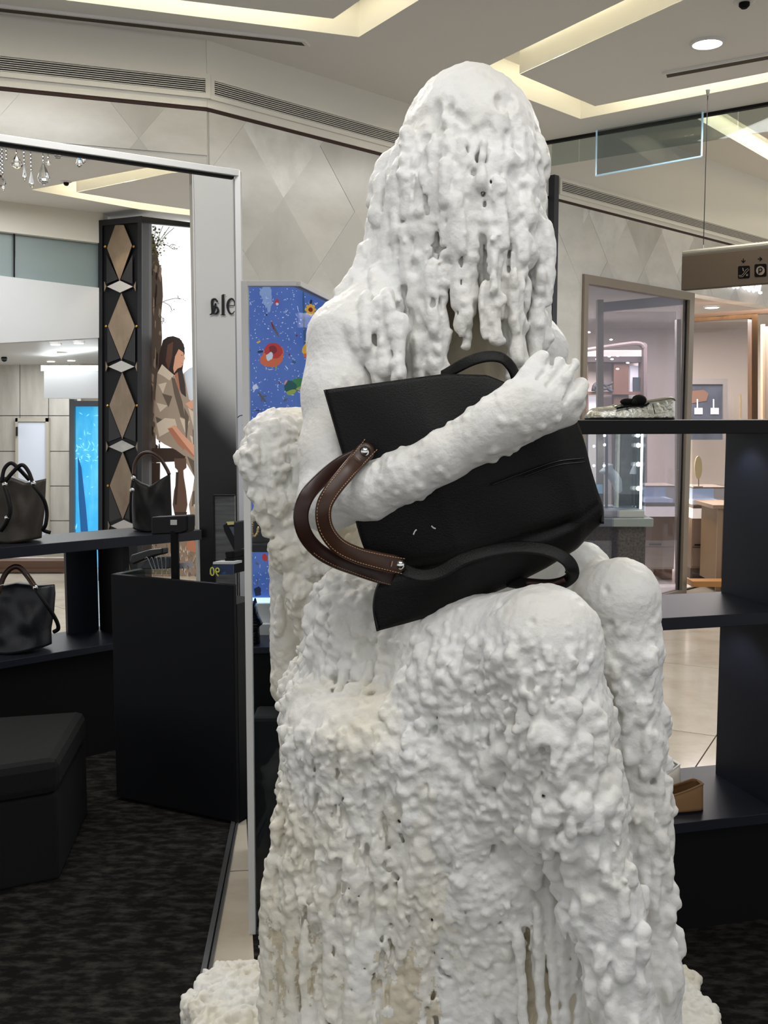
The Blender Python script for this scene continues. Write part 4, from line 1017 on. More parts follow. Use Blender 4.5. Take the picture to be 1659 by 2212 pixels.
pol([(340, 806), (350, 787), (364, 800), (376, 810), (366, 822), (352, 812)], 'coatl')
pol([(378, 812), (386, 802), (394, 800), (400, 830), (402, 858), (392, 850)], 'coatdd')
pol([(378, 808), (384, 804), (390, 850), (384, 838)], 'skind')
pol([(370, 815), (378, 818), (394, 868), (400, 905), (390, 900), (376, 850)], 'coatd')
for pts in (((342, 830), (360, 826), (352, 850)), ((338, 870), (362, 876), (346, 890)), ((388, 902), (410, 910), (400, 935)), ((406, 880), (430, 900), (420, 930)), ((410, 940), (436, 955), (420, 975))): pol(pts, 'coatl')
for pts in (((350, 850), (372, 856), (364, 880)), ((336, 900), (350, 906), (346, 940)), ((398, 880), (408, 900), (402, 960)), ((416, 926), (428, 950), (418, 984))): pol(pts, 'coatd')
pol([(400, 872), (420, 862), (433, 852), (441, 850), (441, 868), (424, 880), (412, 884)], 'skin')
pol([(338, 915), (356, 903), (378, 905), (382, 920), (362, 934), (344, 944)], 'coatl')
pol([(362, 925), (378, 918), (392, 935), (412, 955), (432, 972), (438, 990), (426, 998), (412, 985), (385, 960)], 'skin')
pol([(362, 926), (372, 924), (400, 960), (424, 990), (412, 985), (385, 960)], 'skind')
pol([(398, 968), (420, 990), (441, 985), (441, 1180), (406, 1160), (412, 1120), (408, 1090), (416, 1060), (420, 1030), (402, 1000)], 'coat')
for pts in (((404, 985), (420, 1030), (438, 1040), (441, 1010)), ((416, 1062), (441, 1048), (438, 1075), (414, 1095)), ((410, 1120), (436, 1100), (420, 1150))): pol(pts, 'coatd')
for pts in (((422, 1010), (440, 1020), (428, 1035)), ((418, 1090), (438, 1080), (424, 1110)), ((412, 1140), (432, 1132), (424, 1158))): pol(pts, 'coatl')
pol([(376, 990), (402, 990), (403, 1010), (396, 1016), (397, 1030), (402, 1060), (405, 1090), (402, 1106), (376, 1106), (373, 1090), (376, 1060), (384, 1030), (384, 1016), (378, 1010)], 'wood')
pol([(380, 1020), (386, 1020), (382, 1090), (377, 1090)], 'woodd'); pol([(376, 1106), (404, 1106), (402, 1118), (379, 1118)], 'woodd')
pol([(320, 1168), (441, 1150), (441, 1262), (320, 1262)], 'field')
for k in range(150):
    x, y = rt.uniform(322, 440), rt.uniform(1178, 1250); pol([(x, y), (x + 1.3, y), (x + rt.uniform(-1, 2), y - rt.uniform(5, 12))], rt.choice(['grassl', 'twig', 'grassl', 'bark']))
pol([(404, 1172), (414, 1166), (428, 1174), (436, 1184), (424, 1194), (410, 1190), (402, 1182)], 'skind')
pr.build('printed_picture', pmt, fp)
mb = MB(); mb.slab(quad(313, 484, 319.5, 1262, PY - .06), .14); mb.build('frame', M['black'], fp)

# crystal pendants hanging from a chandelier above the opening
cg = pm('cut_crystal', (250, 250, 250), .02, trans=1., ior=1.55)
crs = [(2, 388, 11, 16), (7, 402, 3.2, 10), (14, 345, 0, 0), (36, 349, 13, 15), (53, 374, 4.5, 17), (68, 388, 5.6, 18), (94, 374, 13.5, 24), (104, 350, 5.5, 7), (125, 333, 9, 10), (171, 347, 7, 14), (180, 341, 6, 12)]
hdn = Vector((-hd.y, hd.x, 0)); hdn = hdn if hdn.y > 0 else -hdn
cb0 = pt + hdn * .06
def on_h(px, py): return Vp(px, py, (cb0.x, cb0.y), (hd.x, hd.y))
ch = thing('crystal_chandelier', on_h(90, 330), 'row of faceted crystal pendants hanging in the top left corner under the white header', 'chandelier')
za_ = ZH - .004
a_, b_2 = on_h(-60, 300), on_h(196, 330)
mb = MB(); mb.bar((a_.x, a_.y, za_), (b_2.x, b_2.y, za_), .03, .012); mb.build('canopy_bar', M['white'], ch)
for px, py, w, h in crs:
    c = on_h(px, py); s_ = c.y / FPX
    if w:
        mb = MB(); mb.lathe(c, [(.0008, h * s_), (w * .35 * s_, h * .55 * s_), (w * .75 * s_, 0), (w * s_, -h * .45 * s_), (w * .7 * s_, -h * .8 * s_), (.0008, -h * s_)], 8); mb.build('crystal_drop', cg, ch)
    z = c.z + (h + 2.5) * s_
    while z < za_ - .012:
        mb = MB(); mb.lathe((c.x, c.y, z), [(.001, .0055), (.0052, 0), (.001, -.0055)], 6); mb.build('bead', cg, ch); z += .0125
    mb = MB(); mb.bar((c.x, c.y, min(c.z + h * s_, za_ - .008)), (c.x, c.y, za_ - .0065), .0012, .0012); mb.build('wire', M['alu'], ch)

# ------------------------------------------------------------------ right-hand black shelf unit
ru = thing('display_shelving', P(1600, 2000, 2.9).xy.to_3d(), 'tall black shelving unit with three boards to the right of the waxed figure', 'shelf')
f0, f1 = P(1436, 1335, 2.75), P(1659, 1323, 2.83)
fd = Vector((f1.x - f0.x, f1.y - f0.y, 0)).normalized(); fn = Vector((-fd.y, fd.x, 0))
fo = Vector((f0.x, f0.y, 0)) - fd * .52
def shb(s0, s1, z0, z1, d0, d1, mb=None):
    mb = mb or MB(); pt_ = lambda s, d, z: fo + fd * s + fn * d + Vector((0, 0, z))
    return mb.hexa([pt_(s0, d0, z1), pt_(s1, d0, z1), pt_(s1, d0, z0), pt_(s0, d0, z0), pt_(s0, d1, z1), pt_(s1, d1, z1), pt_(s1, d1, z0), pt_(s0, d1, z0)])
zT1, zT0 = P(1436, 907.5, 2.75).z, P(1436, 937.5, 2.75).z
zM1, zM0 = P(1436, 1335, 2.75).z, P(1436, 1362, 2.75).z
zL1 = P(1454, 1783, 2.75).z
SD0, SD1 = 0, .33
shb(0, 1.9, zT0, zT1, 0, .33).build('top_board', M['black'], ru, bevel=.0015)
shb(0, 1.9, zM0, zM1, 0, .33).build('middle_board', M['shelf'], ru, bevel=.0015)
shb(0, 1.9, zL1 - .03, zL1, 0, .40).build('lower_board', M['shelf'], ru, bevel=.0015)
shb(.02, 1.9, 0, zL1 - .031, .03, .39).build('cabinet_base', M['blackm'], ru)
ups = (P(1587, 1287, 3.09) - fo).dot(fd)
shb(ups, ups + .04, zM1 + .0005, zT0 - .0005, .01, .325).build('divider', M['shelf'], ru)
shb(ups, ups + .04, zL1 + .0005, zM0 - .0005, .01, .325).build('divider', M['shelf'], ru)
lo_ = fo + fd * (ups + .12) + fn * .15
spot('shelf_led', (lo_.x - .2, lo_.y, zT0 - .02), (lo_.x - .12, lo_.y, zM1), 1.2, 120, .02, (.82, .87, 1))
spot('shelf_led', (lo_.x - .25, lo_.y, zM0 - .02), (lo_.x - .2, lo_.y, zL1), 1.6, 130, .02, (.9, .92, 1))


def ballet(name, label, D_, zb, heel, toe, h_heel, h_mid, wid, mat, lin_mat, base_z, bow=None, sole=None, yaw=0.0, trim=None):
    """flat pump lying along x: heel/toe in px -> a closed hull with an opening; outer shell + lining"""
    s_ = D_ / FPX; L = abs(heel - toe) * s_; sgn = 1 if toe < heel else -1
    cxm = P((heel + toe) / 2, 900, D_).x
    o = thing(name, (cxm, D_, base_z), label, 'shoe')
    N, K = 26, 20
    def section(t, inner=False):      # t 0 heel .. 1 toe
        h_end = .84 + .16 * min(1, t / .06)
        w = wid * (.62 + .38 * math.sin(PI * min(1, .12 + t * .95)) ** .8) * (1 if t < .8 else max(.18, math.sqrt(max(0, 1 - ((t - .8) / .205) ** 2))))
        if t < .09: w *= max(.25, math.sqrt(max(0, 1 - ((.09 - t) / .092) ** 2)))
        top = h_heel + (h_mid - h_heel) * min(1, t / .55) ** .8 if t < .6 else h_mid * (1 - .30 * ((t - .6) / .4)) * (1 if t < .9 else max(.35, math.sqrt(max(0, 1 - ((t - .9) / .11) ** 2))))
        return w, top * h_end
    def shell(off):
        vs = []
        for i in range(N + 1):
            t = i / N; w, top = section(t); op = t < .66
            x = sgn * (L / 2 - t * L)
            for k in range(K + 1):
                a = PI * k / K
                yy = -math.cos(a); zz = math.sin(a)
                yy = math.copysign(abs(yy) ** .8, yy)
                if op: # open top: walls rise to the rim only
                    f = abs(2 * k / K - 1)           # 1 at sole edge, 0 at centre
                    r = min(1, (1 - f) / .55)
                    z = top * r; y = math.copysign(1 - .22 * r ** 2, (k - K / 2) or 1) * w / 2 if f > .45 else None
                    if y is None: y = (k - K / 2) / (K / 2) * w / 2 * .78 / .45; z = top - (.0 if True else 0)
                else:
                    z = top * zz ** .75; y = yy * w / 2
                vs.append((x * (1 - off * .0), y * (1 - off), max(.002, z * (1 - off * .4) + off * .01)))
        return vs
    vs = shell(0)
    fs = []
    W = K + 1
    kk0, kk1 = int(round(K * .275)), int(round(K * .725))
    for i in range(N):
        for k in range(K):
            if (i + .5) / N < .66 and kk0 <= k < kk1 and i > 0: continue
            fs.append((i * W + k, (i + 1) * W + k, (i + 1) * W + k + 1, i * W + k + 1))
    fs.append([k for k in range(W)]); fs.append([N * W + k for k in range(W - 1, -1, -1)])
    ca, sa_ = math.cos(yaw), math.sin(yaw)
    rotp = lambda v: (cxm + v[0] * ca - v[1] * sa_, D_ + v[0] * sa_ + v[1] * ca, base_z + v[2])
    mb = MB(); mb.add([rotp(v) for v in vs], fs); up = mb.build('upper', mat, o, smooth=True)
    md = up.modifiers.new('thickness', 'SOLIDIFY'); md.thickness = .003; md.offset = -1
    # sole
    mb = MB(); edge = [(vs[i * W][0], vs[i * W][1], 0) for i in range(N + 1)] + [(vs[i * W + K][0], vs[i * W + K][1], 0) for i in range(N, -1, -1)]
    n_ = len(edge); mb.add([rotp((x, y, .004)) for x, y, z in edge] + [rotp((x, y, 0)) for x, y, z in edge], [list(range(n_)), list(range(2 * n_ - 1, n_ - 1, -1))] + [(i, (i + 1) % n_, n_ + (i + 1) % n_, n_ + i) for i in range(n_)])
    mb.build('sole', sole or M['blackm'], o)
    mb = MB(); ins = [(x * .95, y * .86, .006) for x, y, z in edge]; mb.add([rotp(v) for v in ins], [list(range(n_))]); mb.build('insole', lin_mat, o)
    # rim piping around the opening
    last = int(N * .66)
    rim = [vs[i * W + kk0] for i in range(0, last + 1)] + [vs[(last + 1) * W + k] for k in range(kk0, kk1 + 1)] + [vs[i * W + kk1] for i in range(last, -1, -1)]
    mb = MB(); mb.tube([rotp(v) for v in rim], .0028, 6, closed=True); mb.build('rim_binding', trim or mat, o, smooth=True)
    if bow:
        tx, tz = sgn * (L / 2 - .68 * L), section(.68)[1] + .004
        mb = MB()
        for s in (-1, 1):
            mb.ball(rotp((tx + s * .018, -.012, tz + .012)), .016, 12, sc=(1.25, .7, .8))
            mb.tube(bez([rotp((tx, -.02, tz + .004)), rotp((tx + s * .02, -.026, tz - .004)), rotp((tx + s * .045, -.03, tz - .006))], 8), .003, 6)
        mb.ball(rotp((tx, -.02, tz + .01)), .009, 10); mb.build('bow', bow, o, smooth=True)
    o.location.z += .0
    return o, rotp
silver = pm('crinkled_silver_leather', (226, 225, 216), .26, .9, noise=((178, 174, 150), 22, (1, 1, 1), .45, .7), bump=(70, 1.0, (1, 1.6, 1)))
so, rp_ = ballet('ballet_flat', 'crinkled silver ballet flat with a black bow on the top black shelf', 2.86, 900, 1457, 1263, .064, .042, .076, silver, pm('black_lining', (20, 20, 20), .7), zT1 + .0005, trim=pm('silver_binding', (160, 158, 144), .35, .8), yaw=.06)
# bow on the vamp, towards the toe
bx_, bz_ = P(1373, 870, 2.83).x, P(1373, 868, 2.83).z
mb = MB()
mb.ball((bx_ + .008, 2.825, bz_ + .004), .02, 14, sc=(1.05, .7, .8)); mb.ball((bx_ - .022, 2.826, bz_), .016, 12, sc=(1.35, .6, .62))
mb.ball((bx_ - .006, 2.815, bz_ - .002), .009, 10); mb.tube(bez([(bx_, 2.82, bz_ - .008), (bx_ - .03, 2.815, bz_ - .013), (bx_ - .055, 2.815, bz_ - .018)], 8), .0035, 6); mb.tube(bez([(bx_, 2.82, bz_ - .01), (bx_ + .02, 2.82, bz_ - .01), (bx_ + .035, 2.825, bz_ - .004)], 8), .003, 6)
mb.build('bow', M['blackm'], so, smooth=True)
mb = MB(); t_ = [P(1410 + k * 1.2, 872 + k * 5.6, 2.815) for k in range(5)]; mb.tube(t_, .0012, 5); mb.build('side_seam', M['blackm'], so)
fz = zL1 + .0005
white_l = pm('cream_white_leather', (224, 218, 204), .45); tan = pm('tan_suede', (128, 96, 60), .7); tanl = pm('tan_lining', (120, 84, 62), .7)
ballet('ballet_flat', 'cream white ballet flat on the low black shelf, behind the tan one', 2.99, 1700, 1494, 1340, .098, .04, .085, white_l, pm('brown_lining', (96, 78, 64), .7), fz, yaw=.25, trim=pm('white_binding', (232, 230, 224), .4))
ballet('ballet_flat', 'tan brown ballet flat in front on the low black shelf', 2.87, 1720, 1545, 1360, .082, .04, .086, tan, tanl, fz, yaw=.14)

# ------------------------------------------------------------------ hanging way-finding sign
hs = thing('wayfinding_sign', P(1600, 620, 5.5), 'brown hanging direction sign with escalator and parking pictograms', 'sign')
s1, s2 = P(1473, 553, 5.7), P(1800, 507, 5.2)
sdn2 = (s2 - s1); sdn2.z = 0; sdn2.normalize(); s2.z = s1.z
zb_ = P(1475, 627, 5.7).z
sback = Vector((-sdn2.y, sdn2.x, 0)) * .06
mb = MB(); mb.slab([s1, s2, Vector((s2.x, s2.y, zb_)), Vector((s1.x, s1.y, zb_))], .05, sback); mb.build('board', pm('brown_sign_face', (72, 61, 48), .6, spec=.3), hs, bevel=.003)
mb = MB(); up_ = Vector((0, 0, .012)); mb.tube([s1 + up_ + sback * .4, s2 + up_ + sback * .4], .022, 14); mb.build('top_tube', pm('bronze_tube', (128, 124, 112), .4, .5), hs, smooth=False)
def on_s(px, py, off=.002):
    q = Vp(px, py, (s1.x, s1.y), (sdn2.x, sdn2.y)); return q - sback.normalized() * off
bk = pm('sign_black', (10, 9, 9), .9, spec=.08); sgf = pm('sign_tan', (104, 91, 74), .5)
def sp_(pts, m, nm, off=.002):
    mb = MB(); mb.slab([on_s(x, y, off) for x, y in pts], .0012, sback); mb.build(nm, m, hs)
def rrect(x0, y0, x1, y1, sk, r=3):
    out = []
    for cx, cy, a0 in ((x1 - r, y0 + r, -90), (x1 - r, y1 - r, 0), (x0 + r, y1 - r, 90), (x0 + r, y0 + r, 180)):
        for k in range(4):
            a = math.radians(a0 + k * 30); x, y = cx + r * math.cos(a), cy + r * math.sin(a); out.append((x, y - (x - x0) * sk))
    return out
sp_(rrect(1594.5, 575, 1620, 602, .05), bk, 'pictogram_field'); sp_(rrect(1630, 571, 1656, 598.5, .05), bk, 'pictogram_field')
def arrow(cx, cy, rot, s, m, off=.002):
    pts = [(-.18, -1), (.18, -1), (.18, .25), (.75, -.3), (.95, 0), (0, 1), (-.95, 0), (-.75, -.3), (-.18, .25)]
    ca, sa_ = math.cos(rot), math.sin(rot); sp_([(cx + s * (x * ca - y * sa_), cy + s * (x * sa_ + y * ca)) for x, y in pts], m, 'arrow', off)
arrow(1606, 563.5, 0, 5, bk); arrow(1642, 559.5, -PI / 2, 5, bk)
mb = MB()
pth = [(1597, 595), (1602, 595.5), (1606, 592), (1612, 583), (1616, 580.5), (1618.5, 583), (1615, 586), (1610, 592), (1605, 598), (1598, 598.5)]
mb.tube([on_s(x, y, .0042) for x, y in pth], .0016, 6, closed=True); mb.tube([on_s(1605, 579, .0042), on_s(1606.5, 586, .0042)], .0022, 6); mb.build('escalator_mark', sgf, hs)
arrow(1614.5, 594, .6, 3, sgf, .0042)
mb = MB(); mb.lathe((0, 0, 0), [(1, 0), (1, .01)], 4); mb = MB()
ring = [(1643 + 9.3 * math.cos(k * PI / 12), 584.7 + 9.8 * math.sin(k * PI / 12)) for k in range(24)]
sp_(ring, sgf, 'parking_disc', .0036)
mb = MB(); Pp = [(1640, 591), (1640, 579.5), (1644.5, 579), (1647, 581.5), (1646.5, 585), (1644, 587), (1640.5, 587)]
mb.tube([on_s(x, y, .0052) for x, y in Pp], .0028, 6); mb.build('parking_letter', bk, hs)
mb = MB(); wt = on_s(1516, 540, -.02); mb.tube([wt, (wt.x, wt.y, CEIL)], .0022, 6); w2 = s1 + sdn2 * .9 + sback * .4; mb.tube([w2, (w2.x, w2.y, CEIL)], .0022, 6); mb.build('hanging_wire', M['dark'], hs)
mb = MB(); mb.lathe((wt.x, wt.y, s1.z + .03), [(.008, 0), (.004, .02)], 8); mb.lathe((wt.x, wt.y, CEIL - .03), [(.006, 0), (.012, .03)], 8); mb.build('ferrule', M['alu'], hs)

# ------------------------------------------------------------------ jewellery shop on the right
# soffit of the entrance recess, far room shell
ent0 = S1497
so1, so2 = on_r(ent0, ZO), on_r(SEND, ZO)
js = thing('wall_front', on_r(S1258, 0), None, None, kind='structure')
jd = Vector((.62, .78, 0))
mb = MB(); mb.slab([on_r(S1258 - .05, ZO + .0, .15), on_r(SEND, ZO, .15), Vector((7.5, 11.75, ZO)), Vector((1.35, 11.75, ZO))], .04, (0, 0, 1)); mb.build('shop_ceiling', pm('jeweller_ceiling', (166, 161, 156), .7), js)
jw = pm('jeweller_wall', (208, 196, 184), .7)
mb = MB(); mb.slab(quad(1150, 600, 1900, 1200, 11.8), .1)
a, b = P(1150, 1000, 11.8), P(1900, 1000, 11.8)
mb = MB(); mb.slab([(a.x, a.y, ZO + .02), (b.x, b.y, ZO + .02), (b.x, b.y, 0), (a.x, a.y, 0)], .1); mb.build('back_wall', jw, js)
mb = MB(); mb.slab([on_r(S1258 - .05, 0.001, .15), on_r(SEND, 0.001, .15), Vector((7.5, 11.75, .001)), Vector((1.35, 11.75, .001))], .01, (0, 0, -1)); mb.build('shop_floor', pm('pale_stone_floor', (214, 206, 196), .25), js)
for s_k in (0.9, 1.9):
    pass
bronze = pm('bronze_frame', (136, 126, 112), .45, .25); woodf = pm('brown_wood', (94, 66, 38), .4, noise=((72, 48, 28), 6, (3, 3, .6), .35, .7)); woodf2 = pm('taupe_wood', (140, 118, 98), .5)
# glazed door leaf
gd = thing('glass_door', on_r(S1258, 0), 'tall bronze framed glass panel of the jewellery shopfront, right of the waxed hair', 'door')
fw = .045
sa_r, sb_r = S1258, S1497
def rbar(s0, s1, z0, z1, d0=-.02, d1=.04): return rwall(s0, s1, z0, z1, d0, d1 - d0)
rbar(sa_r, sa_r + .05, 0, ZO - .001).build('stile', bronze, gd)
rbar(sb_r - .075, sb_r, 0, ZO - .001).build('stile', bronze, gd)
rbar(sa_r + .05, sb_r - .075, ZO - .06, ZO - .001).build('top_rail', bronze, gd)
rbar(sa_r + .05, sb_r - .075, 0, .05).build('bottom_rail', bronze, gd)
rbar(sb_r - .092, sb_r - .0755, .05, ZO - .06, .004, .012).build('gasket', M['dark'], gd)
rbar(sa_r + .05, sb_r - .0925, .05, ZO - .06, .008, .018).build('pane', glass('shopfront_glass', (232, 232, 240), .08), gd)
# inner frame seen through it
fi = thing('inner_door_frame', P(1300, 1270, 8.1).xy.to_3d(), 'grey bronze inner door frame with a long pull bar, behind the glass panel', 'frame')
mb = MB(); mb.slab(quad(1291, 647, 1304, 1262, 7.9), .06); mb.build('jamb', bronze, fi)
mb = MB(); mb.slab([P(1304, 653, 7.9), P(1478, 636, 8.6), P(1478, 658, 8.6), P(1304, 673, 7.9)], .06); mb.build('head', pm('grey_violet_frame', (104, 98, 100), .4, .3), fi)
mb = MB(); mb.slab(quad(1462, 690, 1471, 1262, 8.6), .06); mb.build('jamb', bronze, fi)
mb = MB(); mb.tube([P(1466, 1015, 8.5), P(1466, 1165, 8.5)], .02, 10); mb.build('pull_bar', pm('bronze_bar', (150, 136, 110), .3, .8), fi)
gm2 = glass('inner_glass', (238, 236, 238), .05)
mb = MB(); mb.slab(quad(1304, 673, 1462, 1262, 8.62), .01); mb.build('pane', gm2, fi)
# wooden arched niche with shelves
ni = thing('wooden_niche', P(1325, 1100, 10.6).xy.to_3d(), 'reddish wooden display niche with rounded corner and lit shelves, behind the shopfront glass', 'niche')
ND = 10.4; redw = pm('red_brown_wood', (98, 66, 48), .45)
fr = bez([P(1240, 760, ND), P(1340, 745, ND), P(1378, 742, ND), P(1390, 752, ND), P(1392, 775, ND), P(1392, 1120, ND)], 24)
mb = MB(); mb.tube(fr, 1, 8, flat=(.02, .05, (0, 1, 0))); mb.build('arched_frame', pm('dull_rose_frame', (98, 86, 80), .5), ni)
mb = MB(); mb.slab(quad(1240, 756, 1390, 1120, ND + .35), .04); mb.build('back', jw, ni)
for px0, px1 in ((1258, 1270), (1326, 1358), (1384, 1391)):
    mb = MB(); mb.slab(quad(px0, 775, px1, 1120, ND + .1), .1); mb.build('post', redw, ni)
for py0, py1 in ((770, 782), (846, 852)):
    mb = MB(); mb.slab(quad(1258, py0, 1388, py1, ND + .05), .25); mb.build('shelf_board', redw if py0 > 800 else pm('dark_shelf_board', (60, 48, 44), .5), ni)
mb = MB(); mb.slab(quad(1361, 790, 1380, 850, ND + .2), .02); mb.slab(quad(1272, 856, 1292, 890, ND + .2), .02); mb.slab(quad(1366, 856, 1388, 890, ND + .2), .02); mb.build('lit_panel', pm('white_lit_panel', (240, 238, 240), .5, emit=.8), ni)
mb = MB(); mb.slab(quad(1368, 815, 1385, 850, ND + .12), .03); mb.build('dark_sign', pm('dark_teal_panel', (40, 52, 58), .5), ni)
bt = thing('branch_sculpture', P(1305, 848, ND), 'dark branching sculpture on a shelf in the wooden niche', 'sculpture')
mb = MB()
for pts in ([(1281, 845), (1284, 832), (1295, 828), (1310, 832), (1324, 826)], [(1284, 832), (1289, 840), (1287, 846)], [(1308, 832), (1314, 840), (1324, 846)], [(1295, 829), (1300, 838), (1306, 840), (1318, 836)]):
    mb.tube(bez([P(x, y, ND + .03) for x, y in pts], 10), .018, 6)
mb.build('branches', pm('dark_bronze', (46, 44, 44), .5), bt, smooth=True)
for k, (px, py) in enumerate(((1262, 773), (1290, 776), (1298, 773), (1316, 770), (1322, 776), (1334, 769), (1356, 784), (1334, 797), (1300, 727), (1320, 734), (1272, 718))):
    c = P(px, py, ND - .08)
    mb = MB(); mb.ball(c, .011, 8, sc=(1.6, 1, .8)); mb.build('spot_bulb', pm('niche_bulb', (255, 246, 230), .5, emit=2.2), ni)
# jewellery vitrine with bust
vt = thing('jewellery_vitrine', P(1340, 1270, 7.75).xy.to_3d(), 'lit glass jewellery vitrine on a dark stone plinth, right of the black tote', 'vitrine')
VD = 7.55
VZ = P(1340, 1118, VD).z
granite = pm('dark_granite', (92, 88, 84), .4, noise=((52, 50, 48), 60, (1, 1, 1), .35, .65)); grn = pm('grey_green_stone', (136, 146, 142), .25)
mb = MB(); a, b = P(1230, 1140, VD), P(1395, 1140, VD); z_ = P(1340, 1137, VD).z; mb.box((a.x, VD, 0), (b.x, VD + .6, z_)); mb.build('plinth', granite, vt)
mb = MB(); a, b = P(1225, 1140, VD - .05), P(1412, 1140, VD - .05); mb.box((a.x, VD - .05, z_ + .0005), (b.x, VD + .6, VZ)); mb.build('counter_top', grn, vt, bevel=.008)
mb = MB(); a, b = P(1260, 1100, VD), P(1393, 1100, VD); z2_ = P(1340, 1103, VD).z; mb.box((a.x, VD, VZ + .0005), (b.x, VD + .5, z2_)); mb.build('tray', pm('pale_grey_tray', (176, 178, 174), .4), vt, bevel=.004)
ztp = P(1340, 925, VD).z
stb = pm('rough_stone_backdrop', (140, 130, 120), .8, noise=((92, 84, 78), 7, (1, 1, 1), .35, .7), bump=(18, 1., (1, 1, 1)))
mb = MB(); a, b = P(1326, 1100, VD + .42), P(1384, 1100, VD + .42); mb.box((a.x, VD + .4, z2_), (b.x, VD + .46, ztp)); mb.build('stone_backdrop', stb, vt)
mb = MB(); a, b = P(1262, 1100, VD + .3), P(1384, 1100, VD + .3)
x0, x1 = P(1262, 1100, VD).x, P(1391, 1100, VD).x
mb.box((x0, VD + .004, z2_ + .0005), (x1, VD + .010, ztp)); mb.build('pane', glass('vitrine_glass', (230, 238, 240), .05), vt)
mb = MB(); mb.box((x1 + .0005, VD + .004, z2_ + .0005), (x1 + .006, VD + .5, ztp)); mb.build('pane', glass('vitrine_glass_side', (230, 238, 240), .05), vt)
mb = MB(); mb.bar((x1 - .018, VD + .03, z2_ + .01), (x1 - .018, VD + .03, ztp), .014, .014); mb.build('light_strip', pm('strip_light', (255, 246, 226), .5, emit=6), vt)
for px in (1267, 1310, 1378):
    mb = MB(); mb.bar(P(px, 1098, VD + .2), P(px, 925, VD + .2), .02, .02); mb.build('post', pm('grey_steel', (96, 100, 102), .35, .7), vt)
for px, py in ((1283, 964), (1306, 961), (1379, 962), (1305, 1006), (1283, 1006), (1379, 1003), (1379, 1055), (1378, 940), (1306, 941)):
    c = P(px, py, VD + .16); mb = MB(); mb.ball(c, .018 if px > 1370 else .011, 8); mb.build('spot_lamp', M['lampw'], vt)
bu = thing('necklace_bust', P(1312, 1098, VD + .22), 'white necklace display bust on a thin stand inside the vitrine', 'bust')
BD = VD + .24
mb = coons([P(1304, 999, BD), P(1324, 1003, BD)], [P(1338, 1066, BD), P(1344, 1058, BD)], [P(1304, 999, BD), P(1303, 1010, BD), P(1292, 1020, BD), P(1305, 1024, BD), P(1318, 1040, BD), P(1330, 1062, BD), P(1338, 1066, BD)],
           [P(1324, 1003, BD), P(1324, 1012, BD), P(1335, 1022, BD), P(1343, 1036, BD), P(1344, 1058, BD)], lambda u, v: math.sin(PI * u) ** .5 * (1 - .5 * v), .05, 12, 16)
mb.build('bust', pm('white_plaster', (236, 234, 226), .5), bu, smooth=True)
mb = MB(); mb.tube([P(1311, 1024, BD + .04), P(1311, 1098, BD + .04)], .008, 8); mb.lathe(P(1311, 1098, BD + .04), [(.05, 0), (.05, .012)], 14); mb.build('stand', pm('grey_rod', (90, 92, 94), .3, .8), bu)
wh = thing('small_pendant_stand', P(1370, 1020, VD + .3), 'small white pendant stand beside the lit post in the vitrine', 'stand')
c = P(1370, 1018, VD + .28); mb = MB(); mb.lathe(c, [(.035, -.02), (.03, .0), (.012, .04), (.006, .05)], 12); mb.build('cone', pm('white_stand', (226, 224, 218), .5), wh)
mb = MB(); mb.bar(P(1370, 1023, VD + .28), P(1370, 1098, VD + .28), .01, .01); mb.build('rod', M['alu'], wh)
scn = thing('small_screen', P(1297, 1068, VD + .3), 'small bluish lit screen beside the bag inside the vitrine', 'screen')
mb = MB(); mb.slab(quad(1282, 1047, 1302, 1066, VD + .3), .02); mb.build('display', pm('blue_screen', (150, 190, 206), .3, emit=.4), scn)
mb = MB(); mb.slab(quad(1281, 1066.5, 1304, 1100, VD + .3), .03); mb.build('stand', M['blackm'], scn)
